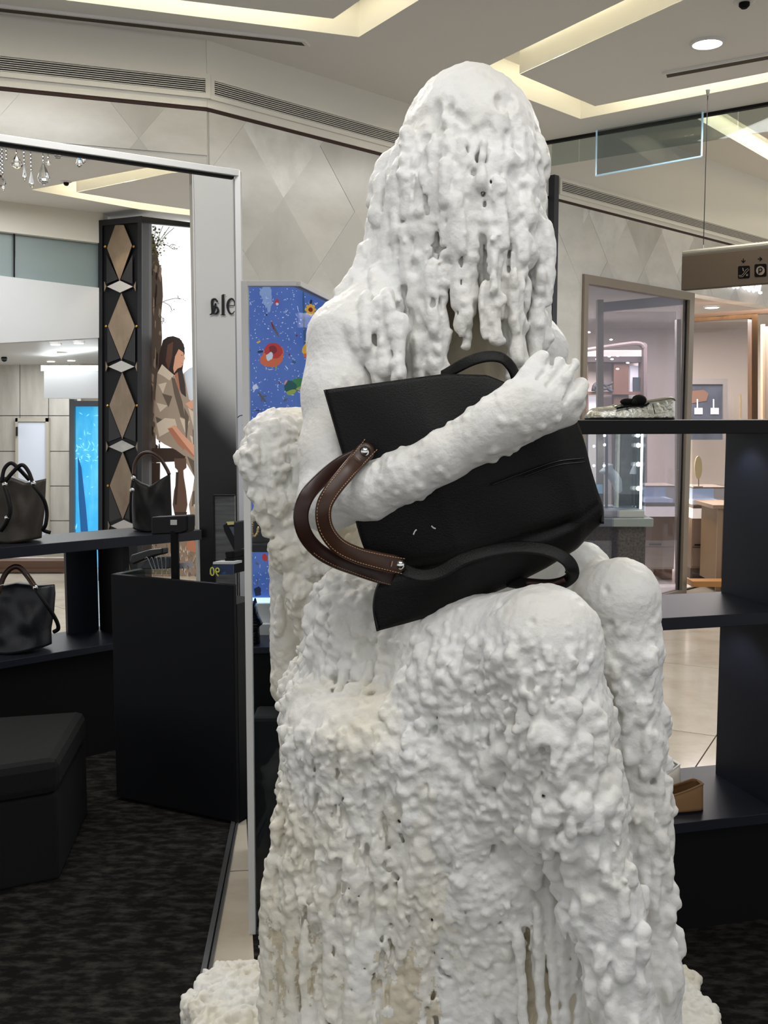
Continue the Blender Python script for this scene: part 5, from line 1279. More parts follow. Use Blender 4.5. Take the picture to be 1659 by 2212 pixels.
# counters and cabinets further inside
def cabinet(label, px0, px1, Y, pg, pw, pc, drawers, posts=()):
    o = thing('counter_cabinet', P((px0 + px1) / 2, 1250, Y).xy.to_3d(), label, 'cabinet', 'lit glass counters in the jewellery shop')
    zt_, zw, zc = P(px0, pg, Y).z, P(px0, pw, Y).z, P(px0, pc, Y).z
    x0, x1 = P(px0, 1100, Y).x, P(px1, 1100, Y).x
    mb = MB(); mb.box((x0, Y, .10), (x1, Y + .5, zc)); mb.build('body', woodf2, o)
    mb = MB(); mb.box((x0 + .005, Y + .03, 0.002), (x1 - .005, Y + .45, .0995)); mb.build('plinth', pm('dark_plinth', (92, 80, 72), .5), o)
    mb = MB(); mb.box((x0, Y - .012, zc + .0005), (x1, Y + .5, zc + .09)); mb.build('lit_band', pm('glowing_band', (250, 242, 232), .5, emit=.7), o)
    mb = MB(); mb.box((x0, Y - .02, zc + .0905), (x1, Y + .5, zc + .12)); mb.build('ledge', bronze, o)
    z3 = zc + .1205
    mb = MB(); mb.box((x0, Y - .01, z3), (x1, Y + .012, zt_)); mb.build('pane', glass('counter_glass', (225, 232, 240), .12), o)
    mb = MB(); mb.box((x0, Y + .32, z3), (x1, Y + .34, zt_)); mb.build('lit_back', pm('cool_lit_back', (206, 218, 232), .5, emit=.45), o)
    mb = MB(); mb.box((x0 + .01, Y + .05, z3), (x1 - .01, Y + .3, z3 + .03)); mb.build('lit_tray', pm('lit_tray', (250, 250, 255), .5, emit=.9), o)
    mb = MB(); mb.box((x0 - .005, Y - .015, zt_ + .0005), (x1 + .005, Y + .36, zt_ + .012)); mb.build('glass_top', bronze, o)
    mb = MB()
    w = (x1 - x0) / drawers
    for k in range(drawers):
        for (za, zb) in ((.12, zc * .52), (zc * .52 + .01, zc - .01)):
            m_ = MB(); m_.box((x0 + k * w + .006, Y - .012, za), (x0 + (k + 1) * w - .006, Y - .0005, zb)); m_.build('drawer', pm('beige_drawer', (156, 138, 120), .5), o)
        m_ = MB(); m_.box((x0 + k * w + w * .15, Y - .022, zc * .52 + .02), (x0 + k * w + w * .55, Y - .0125, zc * .52 + .035)); m_.build('drawer_pull', M['dark'], o)
    return o
cabinet('lit glass counter with drawers seen between vitrine and door frame', 1393, 1459, 9.0, 1052, 1100, 1116, 1)
cabinet('lit glass counter with drawers right of the bronze door stile', 1496, 1566, 9.05, 1055, 1100, 1120, 2)
cw = thing('side_cabinet', P(1576, 1240, 8.5).xy.to_3d(), 'brown wooden side cabinet next to the black shelf divider', 'cabinet')
mb = MB(); a, b = P(1552, 1100, 8.45), P(1600, 1100, 8.45); zt_ = P(1570, 1098, 8.45).z; mb.box((a.x, 8.45, .06), (b.x, 8.9, zt_)); mb.build('body', pm('tan_wood_panel', (116, 94, 70), .5), cw)
mb = MB(); mb.box((a.x - .06, 8.4, zt_ + .0005), (b.x, 8.92, zt_ + .03)); mb.build('worktop', woodf2, cw)
mb = MB(); mb.box((a.x - .01, 8.43, .0), (a.x + .03, 8.4495, zt_)); mb.build('corner_post', woodf2, cw)
wp = thing('wooden_threshold', P(1540, 1270, 8.7).xy.to_3d(), 'low orange brown wooden threshold board in the jewellery entrance', 'threshold')
mb = MB(); mb.slab(quad(1496, 1256, 1640, 1268, 8.2), .15); mb.build('board', pm('orange_wood', (160, 112, 58), .5), wp)
mi_ = thing('oval_mirror', P(1509, 1053, 8.9), 'oval beige table mirror on a thin stem above the counter', 'mirror')
MD = 8.9
mb = MB(); c = P(1509, 1010, MD); ring = [P(1509 + 8 * math.cos(k * PI / 12), 1010 + 25 * math.sin(k * PI / 12), MD) for k in range(24)]; mb.slab(ring, .02); mb.build('disc', pm('beige_mirror_back', (176, 162, 128), .4), mi_)
mb = MB(); mb.bar(P(1509, 1034, MD + .01), P(1509, 1051, MD + .01), .008, .008); mb.build('stem', bronze, mi_)
mb = MB(); a = P(1509, 1052.5, MD); mb.lathe((a.x, a.y + .01, a.z), [(.04, 0), (.04, .01)], 14); mb.build('foot', bronze, mi_)
# picture / seating beyond the entrance
pc = thing('wall_picture', P(1540, 905, 11), 'large dark picture with an orange glow and pale stool shapes, inside the entrance', 'picture')
mb = MB(); mb.slab(quad(1490, 830, 1562, 950, 11.0), .05); mb.build('canvas', pm('dark_picture', (66, 72, 86), .5, noise=((40, 44, 54), 5, (1, 1, 1), .4, .7)), pc)
mb = MB(); mb.slab(quad(1490, 818, 1572, 830, 10.97), .08); mb.slab(quad(1562, 830, 1572, 950, 10.97), .08); mb.build('frame', pm('grey_stone_frame', (124, 118, 114), .6), pc)
mb = MB(); mb.slab([P(1490, 845, 10.99), P(1520, 842, 10.99), P(1531, 850, 10.99), P(1526, 866, 10.99), P(1490, 872, 10.99)], .005); mb.build('painted_glow', pm('painted_orange', (112, 80, 62), .6), pc)
mb = MB()
for px in (1500, 1535): mb.slab(quad(px, 881, px + 18, 895, 10.985), .004); mb.slab(quad(px + 5, 862, px + 8, 881, 10.985), .004)
mb.build('painted_stools', pm('painted_pale', (190, 194, 198), .6), pc)
# brown timber frame of the entrance
ef = thing('timber_entrance_frame', P(1630, 1280, 8.6).xy.to_3d(), 'brown timber door frame of the jewellery entrance under the glowing script', 'frame')
ED = 8.9
mb = MB(); mb.slab([P(1490, 679, ED), P(1700, 664, ED), P(1700, 674, ED), P(1490, 688, ED)], .1); mb.build('dark_head', pm('dark_brown', (66, 44, 26), .5), ef)
mb = MB(); mb.slab([P(1490, 688, ED), P(1637, 676, ED), P(1637, 686, ED), P(1490, 695, ED)], .1); mb.build('head', woodf, ef)
mb = MB(); mb.slab(quad(1624, 686, 1637, 1262, ED), .1); mb.build('jamb', woodf, ef)
mb = MB(); mb.slab(quad(1496, 695, 1624, 1262, ED + .05), .01); mb.build('pane', gm2, ef)
mb = MB(); mb.slab(quad(1599.5, 852, 1602, 905, ED - .02), .02); mb.build('gold_pull', pm('gold_pull', (226, 200, 150), .3, .8), ef)
d3 = thing('door_2', P(1660, 1250, 9.3).xy.to_3d(), None, None, kind='structure')
mb = MB(); mb.slab(quad(1653, 705, 1720, 1240, 9.6), .04); mb.build('leaf', pm('taupe_door', (150, 134, 120), .5), d3)
mb = MB(); mb.slab(quad(1648, 700, 1653, 1240, 9.58), .06); mb.build('frame', woodf2, d3)
# downlights in the jeweller's ceiling and entrance soffit
for k, (px, py) in enumerate(((1451, 648), (1538, 664), (1515, 697 - 20))):
    c = Zp(px, py, ZO - .0)
    if k == 0: c = P(1451, 648, 7.95)
    if k == 2: continue
    c = P(px, py, (7.75, 7.9)[k]); 
    c.z = ZO - .004 if k else ZO - .003
    o = thing('soffit_downlight', Zp(px, py, ZO - .006), ['bright oval downlight seen at the top right of the bronze glass panel', 'flat downlight in the entrance soffit under the direction sign'][k], 'light', 'soffit downlights')
    cc = Zp(px, py, ZO - .006)
    mb = MB(); mb.lathe(cc, [(.055, -.006), (.06, -.002), (.06, .004)], 16); mb.build('diffuser', M['lamp'], o)
    mb = MB(); mb.lathe(cc, [(.0605, -.004), (.075, -.002), (.075, .005)], 16, cap=False); mb.build('trim_ring', M['white'], o)
# glowing script on the fascia (only its lower part shows under the sign)
gs = thing('glowing_script_sign', on_r(s_r(1600), Vp(1600, 620, C0, rdir).z, -.02), 'white glowing handwritten shop sign half hidden behind the direction sign', 'sign')
glow = pm('white_neon', (240, 246, 255), .4, emit=1.3)
def on_f(px, py, off=-.03): 
    q = Vp(px, py, C0, rdir); return q - Vector((rn.x, rn.y, 0)) * -off
for pts in ([(1562, 614), (1566, 620)], [(1573, 614), (1578, 622), (1580, 616), (1586, 622), (1587, 617)], [(1596, 600), (1596, 612), (1600, 626), (1604, 614), (1606, 613), (1607, 622), (1611, 629), (1615, 618), (1618, 612), (1617, 622), (1622, 631), (1627, 620), (1630, 614)],
            [(1638, 606), (1634, 620), (1633, 632), (1637, 633)], [(1637, 606), (1630, 622), (1626, 628)], [(1645, 609), (1648, 611)]):
    mb = MB(); pp = [on_f(x, y) for x, y in pts]; mb.tube(bez(pp, 16) if len(pp) > 2 else pp, .0115, 8); mb.build('script_stroke', glow, gs, smooth=True)

# ------------------------------------------------------------------ the wax figure: a distance field built from limbs, runs and drips
import openvdb
VOX = 0.0032
G0 = np.array([-.46, 1.28, .12]); G1 = np.array([.72, 2.36, 2.09])
DIM = np.ceil((G1 - G0) / VOX).astype(int)
D = np.full(DIM, .06, np.float32); LB = np.zeros(DIM, np.int8)
rng = np.random.default_rng(11)
BODY, HAIR, CHAIR, BASE, CORE = 0, 1, 2, 3, 4


def stamp(fn, lo, hi, k=.02, label=0, sub=False):
    lo = np.maximum(np.floor((np.asarray(lo) - k - .012 - G0) / VOX).astype(int), 0)
    hi = np.minimum(np.ceil((np.asarray(hi) + k + .012 - G0) / VOX).astype(int), DIM)
    if (hi <= lo).any(): return
    sl = tuple(slice(a, b) for a, b in zip(lo, hi))
    X = (G0[0] + VOX * np.arange(lo[0], hi[0], dtype=np.float32))[:, None, None]
    Y = (G0[1] + VOX * np.arange(lo[1], hi[1], dtype=np.float32))[None, :, None]
    Z = (G0[2] + VOX * np.arange(lo[2], hi[2], dtype=np.float32))[None, None, :]
    d = fn(X, Y, Z)
    o = D[sl]
    if sub:
        nd = -d; h = np.maximum(k - np.abs(o - nd), 0); D[sl] = np.maximum(o, nd) + h * h * (.25 / k)
        if label is not None: lb = LB[sl]; lb[(d < .003) & (o < -.003)] = label
        return
    if label is not None:
        lb = LB[sl]; lb[d < o] = label
    h = np.maximum(k - np.abs(o - d), 0); D[sl] = np.minimum(o, d) - h * h * (.25 / k)


def cone(a, ra, b, rb, k=.02, label=0, sub=False):
    a = np.asarray(a, np.float32); b = np.asarray(b, np.float32); ab = b - a; L2 = float(ab @ ab) + 1e-9
    def fn(X, Y, Z):
        px, py, pz = X - a[0], Y - a[1], Z - a[2]
        t = np.clip((px * ab[0] + py * ab[1] + pz * ab[2]) / L2, 0, 1)
        return np.sqrt((px - t * ab[0]) ** 2 + (py - t * ab[1]) ** 2 + (pz - t * ab[2]) ** 2) - (ra + (rb - ra) * t)
    r = max(ra, rb)
    stamp(fn, np.minimum(a, b) - r, np.maximum(a, b) + r, k, label, sub)


def ell(c, r, k=.02, label=0, sub=False):
    c = np.asarray(c); r = np.asarray(r, float)
    def fn(X, Y, Z):
        q = np.sqrt(((X - c[0]) / r[0]) ** 2 + ((Y - c[1]) / r[1]) ** 2 + ((Z - c[2]) / r[2]) ** 2)
        return ((q - 1) * r.min()).astype(np.float32)
    stamp(fn, c - r, c + r, k, label, sub)


def rbx(c, h, r, yaw=0., k=.02, label=0, taper=0.):
    c = np.asarray(c); ca, sa_ = math.cos(yaw), math.sin(yaw)
    def fn(X, Y, Z):
        x = (X - c[0]) * ca + (Y - c[1]) * sa_; y = -(X - c[0]) * sa_ + (Y - c[1]) * ca; z = Z - c[2]
        f = 1 + taper * (-z / h[2])
        qx, qy, qz = np.abs(x) - (h[0] * f - r), np.abs(y) - (h[1] * f - r), np.abs(z) - (h[2] - r)
        return (np.sqrt(np.maximum(qx, 0) ** 2 + np.maximum(qy, 0) ** 2 + np.maximum(qz, 0) ** 2) + np.minimum(np.maximum(qx, np.maximum(qy, qz)), 0) - r).astype(np.float32)
    e = max(h[0], h[1]) * 1.3; ext = np.array([e, e, h[2]])
    stamp(fn, c - ext, c + ext, k, label)


def pc(px, py, Y): return np.array(P(px, py, Y))
def pr_(r, Y): return r * Y / FPX
def limb(pts, k=.02, label=0):      # pts: (px,py,depth,r px)
    for a, b in zip(pts, pts[1:]): cone(pc(*a[:3]), pr_(a[3], a[2]), pc(*b[:3]), pr_(b[3], b[2]), k, label)


# --- plinth
rbx((.125, 1.78, .165), (.515, .44, .06), .03, 0, .02, BASE)
for k in range(70):
    a = rng.uniform(-.2, PI + .2); x, y = np.clip(.125 + .62 * math.cos(a), -.385, .635), np.clip(1.78 + .6 * math.sin(a), 1.4, 2.2)
    ell((x, y, rng.uniform(.13, .21)), (rng.uniform(.012, .03), rng.uniform(.012, .03), rng.uniform(.015, .04)), .02, BASE)
for k in range(46):
    x, y = (rng.uniform(-.37, -.1), rng.uniform(1.95, 2.2)) if k % 2 else (rng.uniform(.5, .62), rng.uniform(1.9, 2.2))
    ell((x, y, .222), (rng.uniform(.02, .06), rng.uniform(.02, .06), rng.uniform(.008, .02)), .02, BASE)
# --- armchair
limb([(640, 938, 2.08, 42), (590, 944, 2.05, 46), (570, 1000, 2.03, 44), (594, 1080, 2.02, 33), (638, 1190, 2.02, 29), (666, 1290, 2.02, 27), (690, 1390, 2.02, 27), (705, 1500, 2.0, 36)], .03, CHAIR)
limb([(600, 940, 2.06, 46), (700, 925, 2.16, 42), (860, 925, 2.22, 42)], .03, CHAIR)
q = pc(770, 1200, 2.25); rbx(q, (.19, .035, .32), .03, .25, .03, CHAIR)
limb([(700, 1480, 1.95, 60), (880, 1520, 1.9, 70)], .04, CHAIR)
# seat block with the arm side
seatpts = [(682, 1562, 1.76, 52), (760, 1590, 1.70, 55), (860, 1600, 1.66, 52)]
limb(seatpts, .04, CHAIR)
limb([(686, 1562, 2.0, 54), (682, 1560, 1.76, 52)], .04, CHAIR)
limb([(780, 1560, 2.0, 70), (760, 1590, 1.70, 56)], .04, CHAIR)
for (x0, x1, r0, r1, Y) in ((682, 642, 50, 58, 1.76), (684, 650, 50, 58, 1.95), (725, 694, 56, 60, 1.73), (775, 752, 56, 62, 1.70), (830, 812, 55, 60, 1.68), (880, 880, 52, 60, 1.67), (930, 940, 50, 58, 1.66)):
    limb([(x0, 1575 if x0 < 850 else 1620, Y, r0), (x1, 1910, Y, r1)], .05, CHAIR)
    limb([(x1, 1930, Y + .012, r1 - 6), (x1 - (8 if x1 < 700 else 0), 2330, Y + .012, r1 - 4)], .04, CORE)
rbx(pc(800, 1900, 1.95), (.16, .16, .40), .05, 0, .05, CHAIR)
# --- body core: neck, torso, hips
limb([(1010, 480, 1.95, 95), (1005, 640, 1.97, 92), (1000, 760, 1.98, 130), (985, 930, 1.99, 150), (950, 1100, 2.0, 150), (900, 1260, 2.0, 150), (880, 1400, 1.98, 150)], .05, CORE)
limb([(1130, 720, 2.0, 62), (1165, 760, 2.0, 50), (1175, 900, 2.0, 46)], .04, BODY)              # far shoulder
limb([(905, 640, 1.92, 72), (790, 700, 1.84, 58), (742, 728, 1.81, 66)], .05, BODY)
limb([(742, 735, 1.81, 68), (728, 850, 1.78, 66), (716, 980, 1.74, 62), (708, 1080, 1.71, 60)], .04, BODY)
limb([(850, 720, 1.88, 90), (830, 850, 1.90, 90)], .04, BODY)
# forearm over the bag
limb([(712, 1084, 1.70, 60), (800, 1060, 1.655, 54), (880, 1026, 1.625, 50), (960, 985, 1.60, 48), (1040, 940, 1.58, 50), (1100, 905, 1.565, 55)], .03, BODY)
limb([(1090, 908, 1.565, 54), (1150, 874, 1.56, 56), (1188, 868, 1.565, 48), (1212, 872, 1.57, 40)], .03, BODY)
for pts in ([(1108, 868, 1.56, 28), (1142, 815, 1.56, 25), (1168, 779, 1.57, 23)], [(1152, 848, 1.55, 21), (1186, 810, 1.55, 19), (1206, 788, 1.56, 16)],
            [(1184, 862, 1.546, 24), (1216, 820, 1.545, 22), (1238, 788, 1.555, 18)], [(1210, 880, 1.55, 25), (1242, 856, 1.55, 21), (1254, 832, 1.562, 17)],
            [(1180, 905, 1.56, 30), (1228, 892, 1.56, 24), (1244, 872, 1.565, 20)]):
    limb(pts, .005, BODY)
FG = (((1146, 842), (1186, 790), 1.536), ((1178, 840), (1221, 790), 1.530), ((1216, 866), (1249, 812), 1.532))
for a, b, Yg in FG:
    cone(pc(a[0], a[1], Yg - .004), .003, pc(b[0], b[1], Yg + .012), .0065, .004, None, True); cone(pc(b[0], b[1], Yg + .012), .0065, pc(b[0] + 6, b[1] - 12, Yg + .03), .008, .004, None, True)
# hips, thighs, shins
limb([(800, 1330, 1.86, 100), (900, 1400, 1.84, 110)], .06, BODY)
limb([(760, 1290, 1.90, 68), (745, 1400, 1.90, 75), (760, 1480, 1.88, 70)], .04, BODY)
limb([(840, 1455, 1.84, 105), (1000, 1400, 1.70, 110), (1175, 1384, 1.56, 116)], .05, BODY)
limb([(1180, 1388, 1.56, 116), (1208, 1560, 1.54, 104), (1248, 1730, 1.52, 90), (1316, 1960, 1.50, 70), (1366, 2260, 1.48, 72), (1376, 2330, 1.48, 74)], .03, BODY)
limb([(1050, 1330, 1.95, 105), (1230, 1305, 1.82, 84), (1338, 1292, 1.70, 76)], .05, BODY)
limb([(1262, 1215, 1.80, 44), (1255, 1260, 1.82, 60)], .04, BODY)
limb([(1342, 1290, 1.70, 80), (1352, 1400, 1.70, 74), (1364, 1600, 1.70, 70), (1384, 1800, 1.69, 64), (1402, 2100, 1.67, 66), (1412, 2330, 1.66, 70)], .03, BODY)
# tan core behind the dripping skirt
rbx(pc(1080, 1900, 1.72), (.15, .035, .42), .03, 0, .03, CORE)
# skirt sheet in front of it
for (x0, y0, x1, r0, r1, Y, ye) in ((920, 1500, 925, 56, 40, 1.68, 2330), (985, 1480, 990, 58, 36, 1.64, 2330), (1045, 1480, 1052, 60, 34, 1.62, 2330), (1105, 1500, 1110, 60, 30, 1.60, 1930), (1165, 1520, 1180, 60, 26, 1.58, 1860)):
    limb([(x0, y0, Y, r0), (x1, (y0 + ye) / 2, Y, (r0 + r1) / 2), (x1 + 4, ye, Y, r1)], .05, BODY)
# --- hair cap and curtain
HC_ = pc(1008, 400, 1.90); HZ = pc(1000, 585, 1.9)[2]
limb([(1015, 330, 1.89, 148), (1008, 420, 1.89, 158), (1003, 520, 1.90, 160)], .03, HAIR)
ell(pc(1016, 282, 1.89), (pr_(122, 1.9), pr_(122, 1.9), pr_(128, 1.9)), .03, HAIR)
limb([(862, 400, 1.88, 34), (842, 500, 1.88, 34), (826, 580, 1.87, 34), (800, 660, 1.85, 38), (765, 706, 1.82, 38)], .05, HAIR)
# hollow the curtain from below so that the strands hang free
zc0 = pc(1000, 590, 1.9)[2]
def under(X, Y, Z):
    q = np.sqrt((X - HC_[0]) ** 2 + (Y - HC_[1]) ** 2) - .104
    return np.maximum(q, Z - zc0).astype(np.float32)
stamp(under, (HC_[0] - .2, HC_[1] - .2, zc0 - .25), (HC_[0] + .2, HC_[1] + .2, zc0), .02, None, True)
limb([(1010, 480, 1.95, 92), (1005, 640, 1.97, 88), (1000, 760, 1.98, 128), (985, 930, 1.99, 150)], .02, CORE)


def wob(n, sc, amp):
    v = rng.normal(0, 1, max(3, int(n / sc) + 3)); return 1 + amp * np.interp(np.linspace(0, len(v) - 1, n), np.arange(len(v)), v)


balls = []          # (x,y,z,r,label)
def strand(pts, r, label=HAIR, taper=.75, lump=.2, lean=.35):
    """lumpy wax run along world points"""
    pts = np.array(pts); seg = np.linalg.norm(np.diff(pts, axis=0), axis=1); L = seg.sum(); n = max(4, int(L / (r * .55)))
    s = np.concatenate([[0], np.cumsum(seg)]); t = np.linspace(0, L, n)
    q = np.stack([np.interp(t, s, pts[:, i]) for i in range(3)], 1)
    rr = r * np.linspace(1, taper, n) * np.clip(wob(n, 2.2, lump), .62, 1.5)
    q[:, 0] += np.cumsum(rng.normal(0, r * .11, n)); q[:, 1] += np.cumsum(rng.normal(0, r * .07, n)) * .5
    for p_, r_ in zip(q, rr): balls.append((p_[0], p_[1], p_[2], max(r_, .0052), label))
    for _ in range(int(n * lean)):      # side nodules
        i = rng.integers(1, n); a = rng.uniform(0, 2 * PI)
        balls.append((q[i, 0] + math.cos(a) * rr[i] * .9, q[i, 1] - abs(math.sin(a)) * rr[i] * .8, q[i, 2] - rng.uniform(0, .006), rr[i] * rng.uniform(.35, .6), label))


RX, RY = pr_(158, 1.9), pr_(158, 1.9)
def hpt(az, py, extra=0.):
    """point on the hair drum; az 0 faces the camera, + to image right"""
    z = pc(1000, py, 1.9)[2]; f = 1.0
    return np.array([pc(1004, py, 1.9)[0] + (RX + extra) * math.sin(az), 1.90 - (RY + extra) * math.cos(az), z])
hs_ = [(-88, 640, 13), (-76, 650, 15), (-66, 700, 16), (-57, 760, 17), (-49, 830, 18), (-42, 838, 19), (-34, 835, 18), (-27, 800, 15), (-20, 838, 17), (-12, 760, 15), (-3, 735, 17), (4, 690, 14), (11, 745, 18), (20, 700, 15), (27, 790, 17), (34, 835, 18), (42, 812, 17), (50, 835, 18), (58, 830, 17), (66, 815, 17), (74, 800, 16), (82, 730, 15), (90, 700, 14), (100, 740, 14)]
for az, ye, r in hs_:
    a = math.radians(az); y0 = rng.uniform(330, 470)
    n_ = 8; ys = np.linspace(y0, ye, n_); ex = np.linspace(-.008, rng.uniform(.0, .012), n_)
    a2 = a + rng.normal(0, .04)
    strand([hpt(a + (a2 - a) * i / n_, ys[i], ex[i]) for i in range(n_)], pr_(r * 1.04, 1.75), HAIR, .72, .22, .6)
for _ in range(20):       # extra small runs over the drum
    a = math.radians(rng.uniform(-98, 100)); y0 = rng.uniform(300, 520); ye = y0 + rng.uniform(60, 210)
    strand([hpt(a, y, .004 + .004 * (y - y0) / 200) for y in np.linspace(y0, ye, 5)], pr_(rng.uniform(6, 13), 1.75), HAIR, .8, .22, .3)
# shoulder cape of wax and its fringe
for pts, r in (([(800, 650, 1.78), (790, 720, 1.755), (800, 770, 1.75)], 20), ([(835, 640, 1.765), (835, 720, 1.745), (838, 800, 1.735)], 20), ([(760, 700, 1.755), (775, 745, 1.745)], 16), ([(865, 690, 1.74), (860, 780, 1.72), (856, 838, 1.72)], 17), ([(800, 760, 1.75), (812, 810, 1.745), (815, 840, 1.74)], 11)):
    strand([pc(*q) for q in pts], pr_(r, 1.75), BODY, .8, .2, .6)


def flush(k=.007):
    for x, y, z, r, lb in balls:
        c = (x, y, z)
        lo = [int((c[i] - r - k - .004 - G0[i]) / VOX) for i in range(3)]; hi = [int((c[i] + r + k + .004 - G0[i]) / VOX) + 2 for i in range(3)]
        lo = [max(0, v) for v in lo]; hi = [min(int(DIM[i]), hi[i]) for i in range(3)]
        if min(hi[i] - lo[i] for i in range(3)) <= 0: continue
        sl = (slice(lo[0], hi[0]), slice(lo[1], hi[1]), slice(lo[2], hi[2]))
        X = AX[0][lo[0]:hi[0]] - x; Y = AX[1][lo[1]:hi[1]] - y; Z = AX[2][lo[2]:hi[2]] - z
        d = np.sqrt((X * X)[:, None, None] + (Y * Y)[None, :, None] + (Z * Z)[None, None, :]) - r
        o = D[sl]; lb_ = LB[sl]; lb_[d < o] = lb
        h = np.maximum(k - np.abs(o - d), 0); np.minimum(o, d, out=o); o -= h * h * (.25 / k)
    balls.clear()
AX = [(G0[i] + VOX * np.arange(DIM[i])).astype(np.float32) for i in range(3)]
flush()
# slits and holes in the hair curtain
for _ in range(50):
    a = math.radians(rng.uniform(-62, 78)); y0 = rng.uniform(265, 570); ye = y0 + rng.uniform(4, 22) * (1 if y0 < 380 else 3.4)
    w = pr_(rng.uniform(2.6, 6.), 1.75); e0, e1_ = .012, -.012
    for e_ in (.012, .0, -.012): cone(hpt(a, y0, e_), w, hpt(a + rng.normal(0, .008), ye, e_), w * .7, .007, CORE if y0 > 300 else None, True)


def idx(p): return tuple(np.clip(((p - G0) / VOX + .5).astype(int), 2, DIM - 3).T)
def samp(p): return D[idx(p)]
def grad(p):
    i, j, k = idx(p); s = 2
    return np.stack([D[i + s, j, k] - D[i - s, j, k], D[i, j + s, k] - D[i, j - s, k], D[i, j, k + s] - D[i, j, k - s]], 1).astype(np.float64)


def runs(n, box, rr, steps, label=None, hang=.3, popcorn=0., zmin=.33, face=True, lump=.18, side=0.):
    """wax runs: seeds on the surface inside a pixel/depth box creep down the surface and may hang free at its end"""
    px0, px1, py0, py1, Y0, Y1 = box
    cand = np.array([pc(rng.uniform(px0, px1), rng.uniform(py0, py1), rng.uniform(Y0, Y1)) for _ in range(n * 14)])
    # project onto the surface
    for _ in range(7):
        g = grad(cand); g /= np.linalg.norm(g, axis=1, keepdims=True) + 1e-9; d = samp(cand); cand = cand - g * np.clip(d, -.03, .03)[:, None]
    g = grad(cand); g /= np.linalg.norm(g, axis=1, keepdims=True) + 1e-9
    ok = (np.abs(samp(cand)) < .006) & (np.linalg.norm(grad(cand), axis=1) > .001)
    if face: ok &= (g[:, 1] < .45)
    p = cand[ok][:n]; n = len(p)
    if n == 0: return
    lb0 = LB[idx(p)]
    r = rng.uniform(rr[0], rr[1], n) ; ns = (steps * rng.uniform(.3, 1.0, n)).astype(int); free = np.zeros(n, int); mf = rng.integers(1, max(2, int(steps * hang) + 2), n)
    alive = np.ones(n, bool); wx = rng.normal(0, .15, n)
    for s in range(steps):
        g = grad(p); gn = np.linalg.norm(g, axis=1); d = samp(p); on = (gn > .002) & (d < .03)
        nrm = g / (gn[:, None] + 1e-9)
        q = p - nrm * np.where(on, np.clip(d - .35 * r, -.01, .01), 0)[:, None]
        t = np.tile([0., 0., -1.], (n, 1)); t = t - nrm * (nrm @ np.array([0, 0, -1.]))[:, None] * on[:, None] * .95
        t[:, 0] += wx * .3; t /= np.linalg.norm(t, axis=1, keepdims=True) + 1e-9
        free = np.where(on, free, free + 1)
        wr_ = r * np.clip(1 + lump * rng.normal(0, 1, n), .6, 1.5)
        for i in np.nonzero(alive)[0]:
            balls.append((q[i, 0], q[i, 1], q[i, 2], max(wr_[i] * (1 - .25 * s / steps), .0046), label if label is not None else lb0[i]))
            if popcorn and rng.random() < popcorn:
                a = rng.normal(0, 1, 3); a /= np.linalg.norm(a) + 1e-9; b = q[i] + (a * .9 + nrm[i] * .6) * r[i]
                balls.append((b[0], b[1], b[2], r[i] * rng.uniform(.45, .8), label if label is not None else lb0[i]))
        p = q + t * (r * .62)[:, None]
        alive &= (s < ns) & (free < mf) & (p[:, 2] > zmin)
        if not alive.any(): break


def nodules(n, box, rr, sink=.25):
    px0, px1, py0, py1, Y0, Y1 = box
    c = np.stack([np.array(P(x, y, Y)) for x, y, Y in zip(rng.uniform(px0, px1, n * 2), rng.uniform(py0, py1, n * 2), rng.uniform(Y0, Y1, n * 2))])
    for _ in range(6):
        g = grad(c); g /= np.linalg.norm(g, axis=1, keepdims=True) + 1e-9; c = c - g * np.clip(samp(c), -.03, .03)[:, None]
    g = grad(c); gn = np.linalg.norm(g, axis=1); g /= gn[:, None] + 1e-9
    ok = (np.abs(samp(c)) < .006) & (gn > .001) & (g[:, 1] < .5); c, g = c[ok][:n], g[ok][:n]
    r = rr[0] + (rr[1] - rr[0]) * rng.random(len(c)) ** 2.2
    for q, nn, r_ in zip(c, g, r):
        q = q - nn * r_ * sink; balls.append((q[0], q[1], q[2], r_, LB[idx(q[None])][0]))


# chair wing, block, waist, skirt, shins, hair, plinth
runs(200, (515, 720, 930, 1480, 1.98, 2.1), (.004, .008), 12, popcorn=.5)
runs(130, (640, 860, 1240, 1500, 1.72, 1.95), (.004, .009), 12, popcorn=.6)
flush(.007)
nodules(520, (515, 720, 900, 1480, 1.98, 2.08), (.003, .0085))
nodules(520, (640, 880, 1240, 1520, 1.7, 1.95), (.003, .009))
flush(.005)
runs(420, (580, 940, 1570, 2180, 1.58, 1.76), (.0036, .0075), 30, popcorn=.35)
runs(300, (850, 1240, 1400, 1760, 1.46, 1.68), (.004, .0085), 22, popcorn=.4)
flush(.006)
runs(300, (870, 1230, 1560, 2100, 1.48, 1.68), (.0036, .0078), 48, hang=.8, popcorn=.22)
flush(.005)
nodules(1500, (570, 940, 1560, 2200, 1.58, 1.76), (.0026, .0066))
nodules(1300, (840, 1250, 1370, 1800, 1.46, 1.68), (.003, .0085))
nodules(700, (900, 1260, 1750, 2212, 1.46, 1.68), (.0026, .006))
flush(.0045)
runs(90, (1120, 1400, 1500, 2212, 1.40, 1.55), (.004, .008), 12, popcorn=.3)
runs(80, (1290, 1460, 1400, 2150, 1.60, 1.72), (.004, .008), 12, popcorn=.25)
nodules(260, (1130, 1420, 1500, 2212, 1.40, 1.55), (.003, .009), .7)
nodules(240, (1290, 1470, 1330, 2200, 1.60, 1.72), (.003, .009), .7)
runs(80, (790, 1190, 300, 640, 1.72, 1.9), (.0045, .0085), 30, popcorn=.04, hang=.4, lump=.1)
nodules(60, (800, 1190, 480, 840, 1.70, 1.9), (.003, .008))
